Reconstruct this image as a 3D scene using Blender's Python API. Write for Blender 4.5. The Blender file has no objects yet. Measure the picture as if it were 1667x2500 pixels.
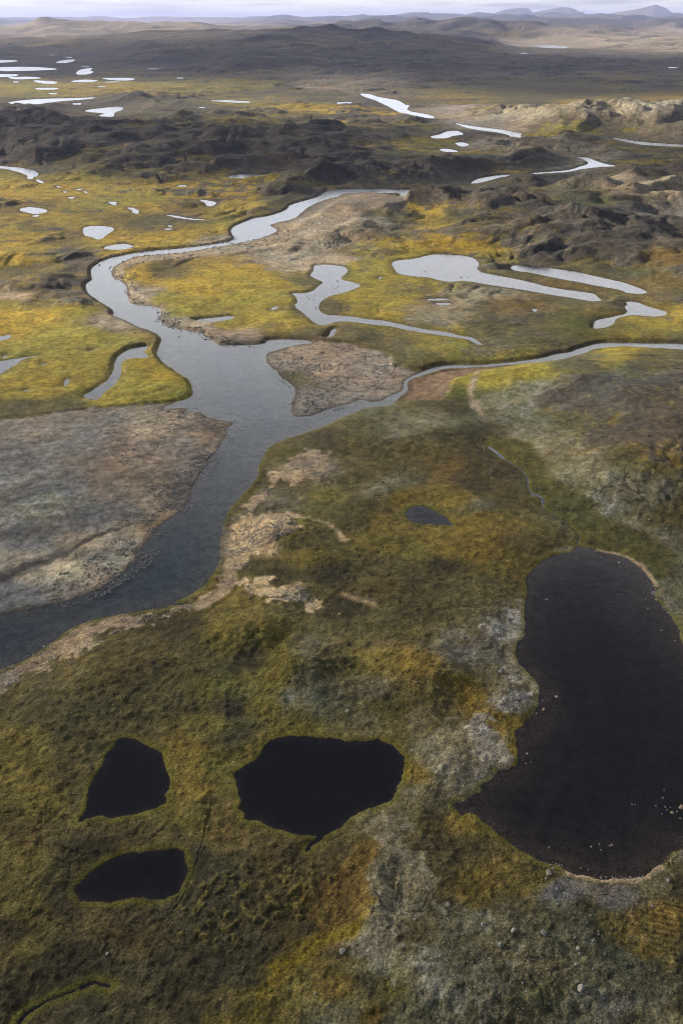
import bpy, bmesh, math, random
import numpy as np
from mathutils import Vector
R = math.radians
rng = np.random.default_rng(7); random.seed(7)
sc = bpy.context.scene
col = sc.collection

# ------------------------------------------------------------------ camera
CAM_H, PITCH, TV = 150.0, R(31.58), 0.642
TH = TV * 1568 / 2352
cam_d = bpy.data.cameras.new("camera"); cam = bpy.data.objects.new("camera", cam_d); col.objects.link(cam)
cam.location = (0, 0, CAM_H); cam.rotation_euler = (R(90) - PITCH, 0, 0)
cam_d.sensor_fit = 'VERTICAL'; cam_d.sensor_height = 36; cam_d.lens = 18 / TV
cam_d.clip_start = 1; cam_d.clip_end = 200000
sc.camera = cam

# ------------------------------------------------------------------ light
SUN_EL, SUN_AZ = R(15.5), R(18)              # sun stands to the left, a little beyond the scene
to_sun = Vector((-math.cos(SUN_EL) * math.cos(SUN_AZ), math.cos(SUN_EL) * math.sin(SUN_AZ), math.sin(SUN_EL)))
sd_ = bpy.data.lights.new("sun", 'SUN'); sd_.energy = 5.0; sd_.angle = R(0.5); sd_.color = (1.0, 0.90, 0.74)
sun = bpy.data.objects.new("sun", sd_); col.objects.link(sun)
sun.rotation_euler = to_sun.to_track_quat('Z', 'Y').to_euler()
sc.view_settings.view_transform = 'Standard'; sc.view_settings.look = 'None'
sc.view_settings.exposure = 1.15; sc.view_settings.gamma = 1

w = bpy.data.worlds.new("World"); sc.world = w; w.use_nodes = True
nt = w.node_tree; nt.nodes.clear()
def N(nt, t, **k):
    n = nt.nodes.new(t)
    for a, b in k.items():
        if hasattr(n, a): setattr(n, a, b)
    return n
out = N(nt, 'ShaderNodeOutputWorld'); bg = N(nt, 'ShaderNodeBackground'); bg.inputs[1].default_value = 1.0
sky = N(nt, 'ShaderNodeTexSky'); sky.sky_type = 'NISHITA'; sky.sun_disc = False
sky.sun_elevation = SUN_EL
sky.sun_rotation = math.atan2(to_sun.x, to_sun.y)
sky.air_density = 1.0; sky.dust_density = 1.0
scl = N(nt, 'ShaderNodeVectorMath', operation='SCALE'); scl.inputs[3].default_value = 0.037
nt.links.new(sky.outputs[0], scl.inputs[0])
tc = N(nt, 'ShaderNodeTexCoord'); sep = N(nt, 'ShaderNodeSeparateXYZ'); nt.links.new(tc.outputs['Generated'], sep.inputs[0])
# project the direction on a cloud deck: xy / (z + 0.06)
zz = N(nt, 'ShaderNodeMath', operation='ADD'); nt.links.new(sep.outputs[2], zz.inputs[0]); zz.inputs[1].default_value = 0.05
zm = N(nt, 'ShaderNodeMath', operation='MAXIMUM'); nt.links.new(zz.outputs[0], zm.inputs[0]); zm.inputs[1].default_value = 0.02
dv = N(nt, 'ShaderNodeVectorMath', operation='DIVIDE'); nt.links.new(tc.outputs['Generated'], dv.inputs[0])
cb = N(nt, 'ShaderNodeCombineXYZ')
for i in range(3): nt.links.new(zm.outputs[0], cb.inputs[i])
nt.links.new(cb.outputs[0], dv.inputs[1])
nz = N(nt, 'ShaderNodeTexNoise'); nz.inputs['Scale'].default_value = 0.42; nz.inputs['Detail'].default_value = 7; nz.inputs['Roughness'].default_value = 0.6
nt.links.new(dv.outputs[0], nz.inputs['Vector'])
rp = N(nt, 'ShaderNodeValToRGB'); nt.links.new(nz.outputs[0], rp.inputs[0])
rp.color_ramp.elements[0].position = 0.36; rp.color_ramp.elements[0].color = (0.60, 0.60, 0.62, 1)
rp.color_ramp.elements[1].position = 0.66; rp.color_ramp.elements[1].color = (0.99, 0.94, 0.82, 1)
cv = N(nt, 'ShaderNodeMapRange'); nt.links.new(nz.outputs[0], cv.inputs[0])
cv.inputs[1].default_value = 0.38; cv.inputs[2].default_value = 0.5; cv.inputs[3].default_value = 0.6; cv.inputs[4].default_value = 0.9
# cloud cover thins out overhead, closes up towards the horizon
up = N(nt, 'ShaderNodeMapRange'); nt.links.new(sep.outputs[2], up.inputs[0])
up.inputs[1].default_value = 0.31; up.inputs[2].default_value = 0.58; up.inputs[3].default_value = 1.0; up.inputs[4].default_value = 0.06
mu = N(nt, 'ShaderNodeMath', operation='MULTIPLY'); nt.links.new(cv.outputs[0], mu.inputs[0]); nt.links.new(up.outputs[0], mu.inputs[1])
glow = N(nt, 'ShaderNodeMapRange'); nt.links.new(sep.outputs[2], glow.inputs[0])
for i_, v_ in enumerate((0.0, 0.15, .60, 1.75)): glow.inputs[i_ + 1].default_value = v_
ahead = N(nt, 'ShaderNodeMapRange'); nt.links.new(sep.outputs[1], ahead.inputs[0])     # the cloud bank is brightest to the north, the way we look
for i_, v_ in enumerate((-0.1, 0.85, .13, 1.0)): ahead.inputs[i_ + 1].default_value = v_
gm_ = N(nt, 'ShaderNodeMath', operation='MULTIPLY'); nt.links.new(glow.outputs[0], gm_.inputs[0]); nt.links.new(ahead.outputs[0], gm_.inputs[1])
br = N(nt, 'ShaderNodeVectorMath', operation='SCALE'); nt.links.new(rp.outputs[0], br.inputs[0]); nt.links.new(gm_.outputs[0], br.inputs[3])
mx = N(nt, 'ShaderNodeMixRGB'); nt.links.new(mu.outputs[0], mx.inputs[0]); nt.links.new(scl.outputs[0], mx.inputs[1]); nt.links.new(br.outputs[0], mx.inputs[2])
nt.links.new(mx.outputs[0], bg.inputs[0]); nt.links.new(bg.outputs[0], out.inputs[0])
sc.cycles.volume_bounces = 0; sc.cycles.max_bounces = 6; sc.cycles.transparent_max_bounces = 12
sc.cycles.volume_max_steps = 64; sc.cycles.filter_width = 1.05

# ------------------------------------------------------------------ photo pixel <-> ground plane (traced outlines are laid out on the ground, in metres)
CP, SP = math.cos(PITCH), math.sin(PITCH)
def ground(zx, zy):
    zx = np.asarray(zx, float); zy = np.asarray(zy, float)
    a = (zx - 784) / 784 * TH; b = (1176 - zy) / 1176 * TV
    dy = CP + b * SP; dz = -SP + b * CP
    dz = np.minimum(dz, -0.0028)
    t = -CAM_H / dz
    return a * t, dy * t
def project(X, Y, Z):
    d = CP * Y - SP * (Z - CAM_H); u = SP * Y + CP * (Z - CAM_H)
    d = np.maximum(d, 8.0)
    return 784 + X / d / TH * 784, 1176 - u / d / TV * 1176
ORI = dict(A=(0, 0), B=(833, 0), C=(0, 200), D=(833, 200), E=(0, 550), F=(833, 550), G=(0, 950), H=(833, 950),
           I=(0, 1450), J=(833, 1450), K=(0, 1950), L=(833, 1950))
def trace(s):
    pts = []; t = 'Z'
    for tok in s.split():
        if tok in ORI or tok == 'Z': t = tok; continue
        x, y = map(float, tok.split(','))
        if t != 'Z': x = ORI[t][0] * .9406 + x / 2; y = ORI[t][1] * .9406 + y / 2
        pts.append((x, y))
    return np.array(pts)
def to_world(p):
    x, y = ground(p[:, 0], p[:, 1]); return np.stack([x, y], 1)

# ------------------------------------------------------------------ traced water
WATER = [
 ('river', "D 560,486 480,489 300,495 130,492 0,490 C 1568,493 1490,505 1470,525 1440,537 1330,565 1320,590 1240,615 1170,625 1130,640 1070,665 1060,690 1075,720 E 1075,60 1050,75 960,90 850,102 700,115 600,130 500,152 430,185 418,230 425,250 390,270 392,300 430,325 455,350 500,372 530,400 515,415 560,430 620,460 690,485 735,510 745,530 728,560 722,590 740,620 790,655 840,690 870,710 885,740 885,775 860,795 780,820 740,840 G 760,92 830,85 870,90 840,110 920,100 960,135 1060,150 1075,165 1030,180 1045,200 1020,250 1000,290 960,310 945,350 925,380 900,430 880,460 875,500 850,535 800,580 740,620 700,670 660,730 600,800 540,855 500,890 460,908 400,938 320,968 200,1000 100,1020 0,1036 Z -300,1470 -350,1700 -100,1570 I 0,350 60,330 130,300 190,270 250,215 290,180 370,135 480,105 600,85 760,60 880,45 940,40 G 800,985 880,950 940,910 980,865 1000,820 1010,760 1010,700 1020,640 1030,590 1060,545 1110,490 1140,450 1180,400 1190,340 1220,290 1260,250 1340,215 1420,190 1500,165 1568,135 F 0,885 60,865 140,835 230,830 250,800 280,775 305,750 300,720 330,700 400,680 470,662 560,655 660,650 780,640 900,628 1010,615 1100,590 1180,560 1300,556 1400,562 1568,575 1800,590 1800,555 1568,543 1450,541 1290,536 1190,540 1130,555 1070,575 990,588 940,605 860,618 760,630 660,640 540,640 470,645 390,665 330,690 290,710 285,735 285,750 260,770 210,790 190,810 130,815 95,800 60,815 0,830 E 1540,840 1480,855 1440,870 1390,880 1350,875 1345,850 1340,830 1360,760 1330,730 1290,700 1270,670 1240,650 1220,620 1225,590 1250,580 1330,560 1380,545 1440,545 1420,530 1330,525 1270,525 1220,530 1230,545 1160,550 1060,550 1010,550 960,520 920,490 830,475 770,462 730,435 735,410 740,390 730,378 690,370 620,368 590,345 590,310 585,280 560,260 520,240 515,215 530,190 580,160 640,140 740,132 860,120 960,105 1080,85 1180,65 1250,40 1280,20 1250,5 C 1240,660 1250,650 1350,630 1380,600 1430,565 1500,540 1568,522 D 0,512 90,506 170,508 270,512 265,522 290,527 340,513 390,502 490,499 545,497"),
 ('river', "D 80,53 130,55 170,70 265,84 290,104 318,108 305,118 300,128 330,139 400,149 430,160 425,170 380,167 320,150 270,142 245,130 200,105 150,82 100,67"),
 ('river', "D 515,186 570,198 650,208 730,218 800,231 832,238 822,255 840,272 825,284 790,272 766,260 775,249 740,237 640,223 560,209"),
 ('river', "D 1225,253 1290,260 1370,275 1568,288 1750,298 1750,312 1568,302 1480,298 1380,292 1290,274"),
 ('river', "D 1080,343 1130,345 1165,362 1210,375 1275,385 1265,393 1190,392 1150,396 1100,402 1060,411 1000,418 930,422 870,430 850,425 900,415 1000,409 1050,402 1090,390 1125,380 1135,370 1110,357"),
 ('river', "D 765,423 766,434 720,443 660,457 620,468 588,470 600,455 640,440 700,430"),
 ('lake', "H 840,870 880,820 940,770 1000,760 1060,750 1090,722 1140,730 1220,755 1300,775 1370,815 1420,870 1445,910 1435,965 1470,1000 J 1500,100 1540,160 1568,235 Z 1640,1560 1800,1750 1750,1900 1640,1925 L 1568,240 1520,250 1490,290 1440,330 1400,360 1340,372 1290,365 1200,360 1130,350 1050,335 990,300 930,290 880,270 800,225 740,180 680,130 640,95 610,70 580,58 550,72 540,60 510,40 J 510,960 560,945 610,925 650,915 640,880 690,845 730,805 790,795 815,780 820,750 805,710 800,670 790,640 820,600 860,560 900,520 910,480 905,430 890,400 860,370 820,320 805,270 835,190 840,100 845,0"),
 ('pond', "I 545,670 580,660 640,665 680,690 740,725 745,770 770,810 775,890 745,930 775,950 720,985 640,1010 560,1030 K 540,88 500,90 470,80 410,85 375,115 365,100 385,60 390,10 I 390,910 420,840 470,790 490,740 520,700"),
 ('pond', "I 1215,680 1260,655 1350,648 1440,652 1568,665 J 0,672 70,680 140,672 170,665 190,690 240,710 285,740 290,780 270,850 240,900 200,950 130,975 60,1000 K 1568,110 1500,150 1475,190 1430,215 1420,240 1408,235 1415,205 1455,175 1460,155 1370,160 1300,145 1240,120 1210,98 1130,98 1130,60 1100,40 1115,10 I 1105,920 1085,860 1075,820 1120,790 1190,740"),
 ('pond', "K 345,430 370,390 430,345 520,285 600,255 700,240 820,230 850,240 860,290 875,320 870,345 845,380 830,430 790,450 700,470 640,462 570,468 500,475 385,478 375,460"),
 ('pond', "H 295,580 305,550 330,538 360,530 400,548 450,575 488,590 492,612 512,632 470,625 400,622 340,617 310,605"),
 ('pond', "F 228,180 250,163 340,155 400,135 500,135 580,142 620,160 628,180 615,195 640,218 700,230 780,243 850,258 980,290 1100,305 1160,313 1180,335 1200,342 1170,350 1120,343 1000,325 860,300 720,280 600,260 550,255 500,260 450,255 400,240 330,235 260,222 250,200"),
 ('pond', "F 768,195 790,183 880,184 1000,203 1110,222 1200,242 1290,262 1350,283 1410,308 1370,317 1300,310 1290,300 1180,280 1100,265 950,237 870,217 790,208"),
 ('pond', "F 1290,375 1315,365 1300,348 1360,352 1400,372 1460,385 1495,398 1490,415 1430,420 1330,410 1255,428 1255,445 1220,465 1180,475 1145,477 1155,445 1190,430 1240,420 1318,404"),
 ('pond', "E 1440,182 1500,178 F 0,188 20,195 36,208 15,228 0,237 0,250 60,262 90,275 50,295 0,312 E 1510,325 1470,350 1465,380 1490,410 F 0,415 60,420 140,432 210,440 300,462 400,480 500,492 560,510 605,513 635,540 652,549 610,547 590,524 500,512 400,498 300,482 210,462 130,455 60,445 0,440 E 1520,450 1490,465 1450,455 1420,430 1400,410 1350,370 1370,355 1365,330 1330,312 1400,312 1440,300 1460,280 1500,262 1430,240 1415,228 1445,208"),
 ('pond', "E 380,780 430,755 460,735 500,705 530,630 560,590 610,565 660,555 685,558 660,580 685,600 680,610 600,612 570,620 555,650 550,690 540,720 510,745 480,765 460,790 440,805 415,800 395,798"),
 ('pond', "E -150,640 0,628 60,615 150,600 200,597 110,610 90,635 40,665 0,688 -150,750"),
 ('pond', "E -60,515 0,508 52,500 45,520 0,530 -60,540"), ('pond', "E 8,600 40,597 20,614"), ('pond', "E 322,702 300,708 290,722 295,740 308,730"),
 ('pond', "E 103,760 130,756 122,767"), ('pond', "E 195,633 222,635 210,642"), ('pond', "E 415,573 434,573 426,579"),
 ('pond', "E 470,108 500,92 560,84 600,88 628,100 600,110 540,116"), ('pond', "E 895,435 990,425 1078,417 1072,432 1020,441 960,446 900,441"),
 ('pond', "E 1498,516 1528,475 1548,478 1530,505 1510,518"), ('pond', "E 1238,385 1288,366 1272,385 1255,391"),
 ('pond', "F 415,362 460,357 502,357 490,368 440,368"), ('pond', "F 378,342 440,336 494,337 480,343 400,347"), ('pond', "F 873,382 897,384 900,397 875,397"),
 ('pond', "F 158,244 190,238 178,248"), ('pond', "F 552,332 575,333 565,338"),
 ('pond', "D 398,250 460,240 490,225 540,224 567,243 520,246 480,261 430,261"), ('pond', "D 518,280 560,275 588,290 560,298 530,291"),
 ('pond', "D 440,310 480,305 544,318 510,325 460,319"), ('pond', "D -20,92 52,92 40,100 -20,102"), ('pond', "D 188,158 242,154 236,166"),
 ('pond', "D 998,460 1084,456 1072,469 1040,473"), ('pond', "D 1098,440 1130,435 1148,443 1120,449"), ('pond', "D 336,599 357,599 353,607 341,608"),
 ('lake', "C 6,100 130,79 330,74 458,70 400,81 250,91 190,105 110,114 50,111"),
 ('pond', "C 386,130 470,119 568,110 567,128 522,141 528,159 490,163 445,152 490,145 400,138"), ('pond', "C 333,97 382,96 370,106 338,106"),
 ('pond', "C 496,192 545,184 602,190 592,201 560,209 520,201"), ('pond', "C 211,170 257,167 247,177 213,177"),
 ('pond', "C 943,84 1060,84 1168,91 1130,97 1040,93"), ('pond', "C 937,142 990,137 1022,142 990,148 943,148"), ('pond', "C 903,116 942,113 940,122"),
 ('pond', "C 1043,434 1090,423 1160,421 1268,425 1220,433 1160,436 1130,445 1060,441"), ('pond', "C 796,478 840,472 865,479 830,482"),
 ('pond', "C 498,550 542,550 528,562 532,571 505,561"), ('pond', "C 581,574 632,579 637,606 600,602 610,590"),
 ('pond', "C 905,538 960,544 1003,555 985,569 950,571 945,555"), ('pond', "C 78,588 120,574 185,579 224,595 180,606 140,606"), ('pond', "C 136,615 182,610 172,621"),
 ('pond', "C 385,670 420,662 500,662 534,677 490,700 462,727 420,713 385,705"), ('pond', "C 735,675 798,671 775,681"), ('pond', "C 758,659 797,659 785,667"),
 ('stream', "C -60,380 0,386 60,390 130,400 178,413 174,434 150,436 155,446 120,444 130,432 110,420 70,408 0,397 -60,392"), ('stream', "C 163,445 187,449 215,467 180,462"),
 ('pond', "C 333,489 380,491 366,499"), ('pond', "C 368,501 397,503 400,516"), ('pond', "C 308,527 357,529 330,536"), ('pond', "C 253,477 282,480 265,487"), ('pond', "C 283,503 320,503 300,509"),
 ('stream', "C 750,608 800,612 880,628 960,632 880,634 790,620"),
 ('lake', "A -30,274 95,277 60,286 -30,289"), ('lake', "A -30,308 150,306 288,317 200,324 -30,328"), ('pond', "A -30,339 102,341 60,353 -30,356"),
 ('pond', "A 28,354 150,351 205,360 120,364 60,364"), ('pond', "A 137,367 270,374 257,386 190,384"), ('pond', "A 157,403 274,403 264,412 168,412"),
 ('pond', "A 253,287 290,276 352,271 332,285 270,293"), ('pond', "A 283,260 343,262 320,267"), ('pond', "A 353,301 444,308 385,306"),
 ('pond', "A 368,318 432,311 412,325 437,330 400,344 342,342"), ('pond', "A 308,375 380,364 468,369 400,379"), ('pond', "A 448,358 600,357 628,364 590,371 520,369"),
 ('pond', "A 468,376 574,372 500,380"), ('pond', "A 668,312 738,311 720,319 690,318"), ('pond', "A 798,357 853,357 830,362"), ('pond', "A 218,251 264,251 240,256"),
 ('pond', "A 53,373 97,375 75,381"), ('pond', "A 438,395 497,395 470,401"), ('pond', "A 211,428 274,428 250,435"), ('pond', "A 1213,354 1267,351 1235,359"),
 ('pond', "B 780,248 850,242 860,249 800,252"), ('lake', "B 855,204 950,205 1035,212 1040,223 960,223 880,213"),
 ('pond', "B 478,344 522,343 500,348"), ('pond', "B 603,342 650,341 630,346"), ('pond', "B 758,336 802,335 785,340"), ('pond', "B 1488,308 1552,308 1520,314"),
]
LINES = [  # thin streams: polyline, half width in metres
 ('stream', "H 675,262 700,283 740,315 790,345 835,380 850,410 855,450 870,480 910,490 926,510 915,545 950,570 1030,605 1055,635 1095,680 1080,715", 0.25),
 ('stream', "H 868,480 905,490 922,505 920,525", .7), ('stream', "H 680,265 705,282 738,312", .8),
 ('stream', "K 80,1040 130,975 180,945 250,910 350,872", .12), ('stream', "K 372,862 400,848 440,840 470,846 498,851", .26), ('stream', "K 95,1020 140,970 185,945", .28),
]
# ------------------------------------------------------------------ land cover: albedo of plant cover, albedo of bare stone, share of stone, ruggedness
CL = dict(
 O=((.30,.212,.027),(.115,.098,.065),.12,.3), Y=((.225,.186,.030),(.12,.10,.06),.14,.3), G=((.100,.087,.035),(.098,.086,.056),.25,.35),
 D=((.056,.049,.024),(.07,.062,.036),.2,.3), R=((.185,.145,.038),(.088,.077,.062),.55,1.0), T=((.22,.185,.12),(.33,.265,.185),.7,.45),
 P=((.135,.124,.066),(.20,.182,.125),.45,.35), W=((.18,.165,.11),(.30,.285,.24),.55,.5), S=((.36,.28,.15),(.58,.45,.28),.7,.3),
 N=((.066,.070,.016),(.09,.10,.03),.1,.12), B=((.14,.085,.050),(.18,.125,.085),.4,.1), K=((.15,.137,.122),(.19,.178,.165),.6,.08),
 U=((.14,.098,.030),(.12,.09,.04),.2,.3), M=((.18,.148,.115),(.24,.20,.16),.55,.16), X=((.19,.165,.08),(.35,.30,.21),.55,1.0))
PTS = """900,42R 1100,40R 1300,42R 1500,38R 1000,50R 1200,50R 700,44R 30,47R 820,52R 1400,48R 1200,30R 1500,22R 1000,36R 60,66T 200,72T 300,75T 430,72T 520,78T 600,92R 800,85R 900,90R 1050,95R 300,112R 120,115R 1300,90T 1500,115T 1220,88T 1400,100T 1540,80T 1100,78R 100,150R 500,150R 900,150R 1300,150R 1550,150R 700,120R
100,205Y 250,205O 400,198Y 550,193Y 250,228R 500,222R 700,215G 750,200T 640,205R 500,235Y 640,255O 760,265O 350,240G 60,250R 900,240R 860,268O 940,275O 1080,252M 1150,255Y 1200,222G 1300,212G 1450,205R 1050,225R
1180,262X 1230,270X 1300,265X 1350,285X 1420,270X 1500,270X 1550,262X 1450,250X 1555,238O 1500,240G 1380,243O
100,275R 300,290R 100,330R 450,320R 600,310R 700,320R 800,310R 880,305G 330,255G 450,252G 560,262O 500,258G 700,270G
1060,285M 1000,278M 1130,292T 1200,296Y 1300,300Y 1400,310Y 1500,335Y 1200,320Y 1350,340Y 1270,350X 1500,360Y 1430,385O 1540,392O 1350,365X 1130,345X 1170,358X 1210,365R 1260,380R 1300,385X 1080,352O 1190,378O 1220,388O 1100,330T 960,330Y 900,335O 1000,318O 850,292O 930,295Y 1050,315R
800,345R 900,355G 850,370R 950,375G 830,395R 780,415R 950,415R 1050,395R 1120,385R 880,425R 720,345R 650,360R 560,372R
60,365R 100,352R 150,395G 230,385G 200,410Y 350,400R 430,412R 300,385R 60,420O 40,450O 20,475R 90,470R 140,450O 250,440O 330,455Y 400,450O 470,425O 540,438O 590,425Y 620,440R 680,450R 560,475O 650,470G 460,455O 400,475R 470,472R 300,480O 200,470Y 100,490O 720,385R 650,395R 600,390R 740,420G 700,430Y 760,405R
60,515R 140,540R 90,535O 30,520O 30,560O 150,505Y 240,500R 330,508G 430,505G 500,500Y 420,530O 330,545O 240,535O 500,520O 510,545T 380,558O 30,590O 100,590Y 170,590R 60,640R 120,630R 150,660R 90,610G 30,620G 50,680T 100,690R 170,690R 20,700Y 100,722O 30,725O 200,715Y 230,700R 290,745T 50,760O 150,760Y 250,770Y 330,765R 100,800Y 200,820Y 100,870Y 30,900Y 250,850Y 370,860O 380,820Y 330,830O 200,920Y 390,900Y 130,940G 20,940G 330,900Y
750,470M 820,455M 700,490M 640,520T 850,480M 760,505T 600,560T 450,587T 350,600T 270,625X 285,650T
680,600T 760,590T 690,570T 760,550T 830,520T 860,495G 830,600Y 870,630Y 820,570Y 900,560O 1000,530O 920,510G 1050,550O 950,480O 860,545G 1010,470R 900,590Y
330,630O 400,620G 450,645O 550,630O 650,640O 620,615O 700,640G 450,695Y 550,690Y 620,690Y 500,665O 400,690Y 380,720T 340,690T 300,660T 600,735Y 700,770G 680,745Y 520,745Y 450,745T 500,765M 560,775M 450,720Y
1080,480R 1150,460R 1250,490R 1300,440G 1400,500R 1200,560R 1300,580R 1450,560R 1150,530G 1100,575O 1030,500G 1050,600R 1400,610R 1500,610U 1555,650R 1350,540R 1540,550R 1500,520R 1000,500O 1500,690G 1150,600R 1200,590R 1340,620G 1430,640G
1450,432T 1530,460X 1400,415G 1330,425R 1500,420R 1545,440G 1480,470R 1400,470N 1250,430R 1200,435G 1480,500K
830,680Y 900,690Y 860,730Y 960,650Y 1000,710P 1060,700P 1100,690P 980,740P 1150,650G 1140,720U 1200,760G 1300,700G 1250,680U 1300,770N 1200,790G 1100,760G 1470,740Y 1530,755Y 1350,670U 1440,670U 1500,660U 800,775G 900,795G 1000,800Y 900,820G 1100,795G 1000,770Y 760,700G
660,830M 720,820M 770,840M 820,840M 850,870M 700,910K 800,900K 740,930K 660,860G 900,860M
1000,880B 1050,870B 940,900B 1090,855B 1040,930D 1050,900N
60,990M 200,970M 330,975T 450,975M 500,1000M 400,1010K 300,1030M 150,1030K 50,1060K 50,1130K 150,1110K 250,1110M 80,1160W 120,1140W 350,1090M 430,1080K 450,1130M 380,1150T 300,1160K 200,1180K 60,1220K 100,1215K 300,1210T 200,1240T 60,1300T 330,1200T 250,1270T 400,1180T 150,1290S 250,1300T 300,1330M 180,1350M 60,1370K 20,1340K
1100,875Y 1180,850Y 1300,835G 1400,822Y 1530,820G 1450,840G 1200,890P 1250,910R 1350,880R 1450,910R 1550,880R 1130,920P 1170,960P 1250,975P 1300,960G 1400,1000R 1500,1000R 1330,940R 1200,1000P 1290,1020P 1350,1050P 1450,1050G 1540,1060R 1400,1100P 1500,1130P 1330,1090P 1300,1090P 1400,1160W 1440,1200P 1550,1180U 1480,1150P 1540,1250P 1500,1230P 1540,1340P 1540,1300G
1150,1010N 1200,1050N 1250,1110N 1300,1150N 1350,1200N 1420,1240N 1480,1280N 1430,1270Y 1500,1300N 1100,990D
740,1000D 650,1040N 850,970G 900,980P 1000,960P 930,1000G 800,1000G 1020,990G 950,1020U 1030,1050U 1100,1100D 1180,1150U 1140,1060D 870,1050G 900,1080P 850,1110P 800,1090G 750,1130Y 820,1140G 900,1130O 1000,1130O 1060,1135O 1100,1150P 1120,1180O 870,1190O 850,1220Y 950,1160G 1000,1220O 1050,1200O 1130,1215O 1180,1230U 1230,1245U 900,1240Y 800,1190G 850,1280G 950,1250Y 1050,1250O 1120,1260O 1020,1290D 1000,1310G 920,1330G 850,1330U 760,1300D 800,1370D 1150,1290Y 1100,1330G 1180,1300U
700,1080P 640,1130P 590,1180P 600,1240S 680,1060W 740,1080P 560,1130G 620,1090D 650,1200Y 700,1230G 640,1300D 700,1260Y 720,1340G 560,1330Y 600,1290G
400,1430D 250,1480G 300,1550G 450,1470G 520,1450Y 560,1440Y 620,1450Y 580,1490D 500,1510G 500,1550Y 530,1600D 500,1640Y 560,1640G 620,1540O 600,1600O 650,1500Y 700,1470P 680,1580W 720,1620P 700,1540P 760,1500G 750,1570P 850,1440G 850,1500Y 850,1560P 950,1500O 950,1570G 900,1610N 780,1650P 850,1650P 960,1630P 1000,1600G 1060,1560O 1080,1590O 1030,1650G 1100,1640O 1160,1640O 900,1400G 1000,1400G 1050,1350G 970,1440G 1050,1450G
60,1600G 50,1700Y 150,1700G 200,1640G 320,1640G 400,1580G 420,1700O 430,1740O 500,1720Y 450,1790O 480,1810U 430,1850Y 490,1850U 500,1900U 450,1950D 300,1920U 400,1900U 100,1820Y 80,1900U 60,1960Y 150,1950U 50,2050Y 140,2040D 200,1930D 180,1800G 560,1740Y 590,1700O 520,1660G
640,1665O 750,1680O 850,1690O 910,1710O 950,1760O 700,1640Y
960,1700P 1000,1740P 1030,1800W 1060,1770W 1090,1690W 1120,1740W 1080,1660W 1150,1780O 1000,1830P 950,1810P 920,1860P 900,1900P 970,1870G 1180,1720O 1050,1860O
1150,1590W 1190,1600W 1210,1580K 1100,1470W 1160,1500W 1190,1430W 1180,1400P 1030,1455W 1060,1470K 1130,1540P 1170,1540W 1190,1560P
620,1950U 560,1970G 700,1990U 680,2050N 600,2050D 540,2090D 700,2100D 620,2100D 760,1980U 800,1950U 830,2000U 850,1930Y 850,2060O 830,2120O 840,2170O 800,2080D 760,2150D 700,2180O
480,2000D 520,2050D 450,2100D 300,2080D 300,2140U 220,2100U 200,2170D 100,2190D 180,2200D 60,2150Y 40,2240D 130,2240D 200,2280D 280,2280G 350,2210D 400,2260D 470,2210D 420,2320D 350,2340G 500,2290U 560,2260O 500,2330O 620,2270O 640,2230O 700,2165O 750,2130O 600,2310O 540,2190D 600,2150D 560,2240D 20,2130D
880,1940P 900,1980P 880,2030W 860,2090W 900,2080P 870,2160W 850,2200P 950,2020G 950,1960G 1000,1930D 1050,1940U 1000,1980G 1060,1990O 1120,1990O 1180,2010O 1080,2030O 1150,2050U 1020,2060G 980,2080G 950,2130G 920,2140G 1100,2090P 1240,2000O 1270,2020K 1300,2040K 1260,2080G 1330,2060U 1400,2050K 1500,2030P 1550,2030D 1450,2100U 1500,2130U 1550,2100U 1550,2160D 1480,2160O 1380,2090U
1000,2200P 950,2220P 1050,2160G 1100,2150U 1150,2130G 1230,2150G 1300,2150G 1180,2200U 1250,2200U 1100,2240P 1050,2280W 1000,2250W 970,2200W 900,2240Y 850,2240D 800,2300P 860,2310O 760,2340P 780,2250O 900,2320P 950,2330P 1080,2320P 1150,2300G 1200,2330G 1250,2260Y 1300,2290P 1350,2290W 1400,2300K 1450,2330G 1430,2230P 1500,2240D 1560,2300D 1500,2190G 1400,2150G 1380,2210G 1520,2330P"""
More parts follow.
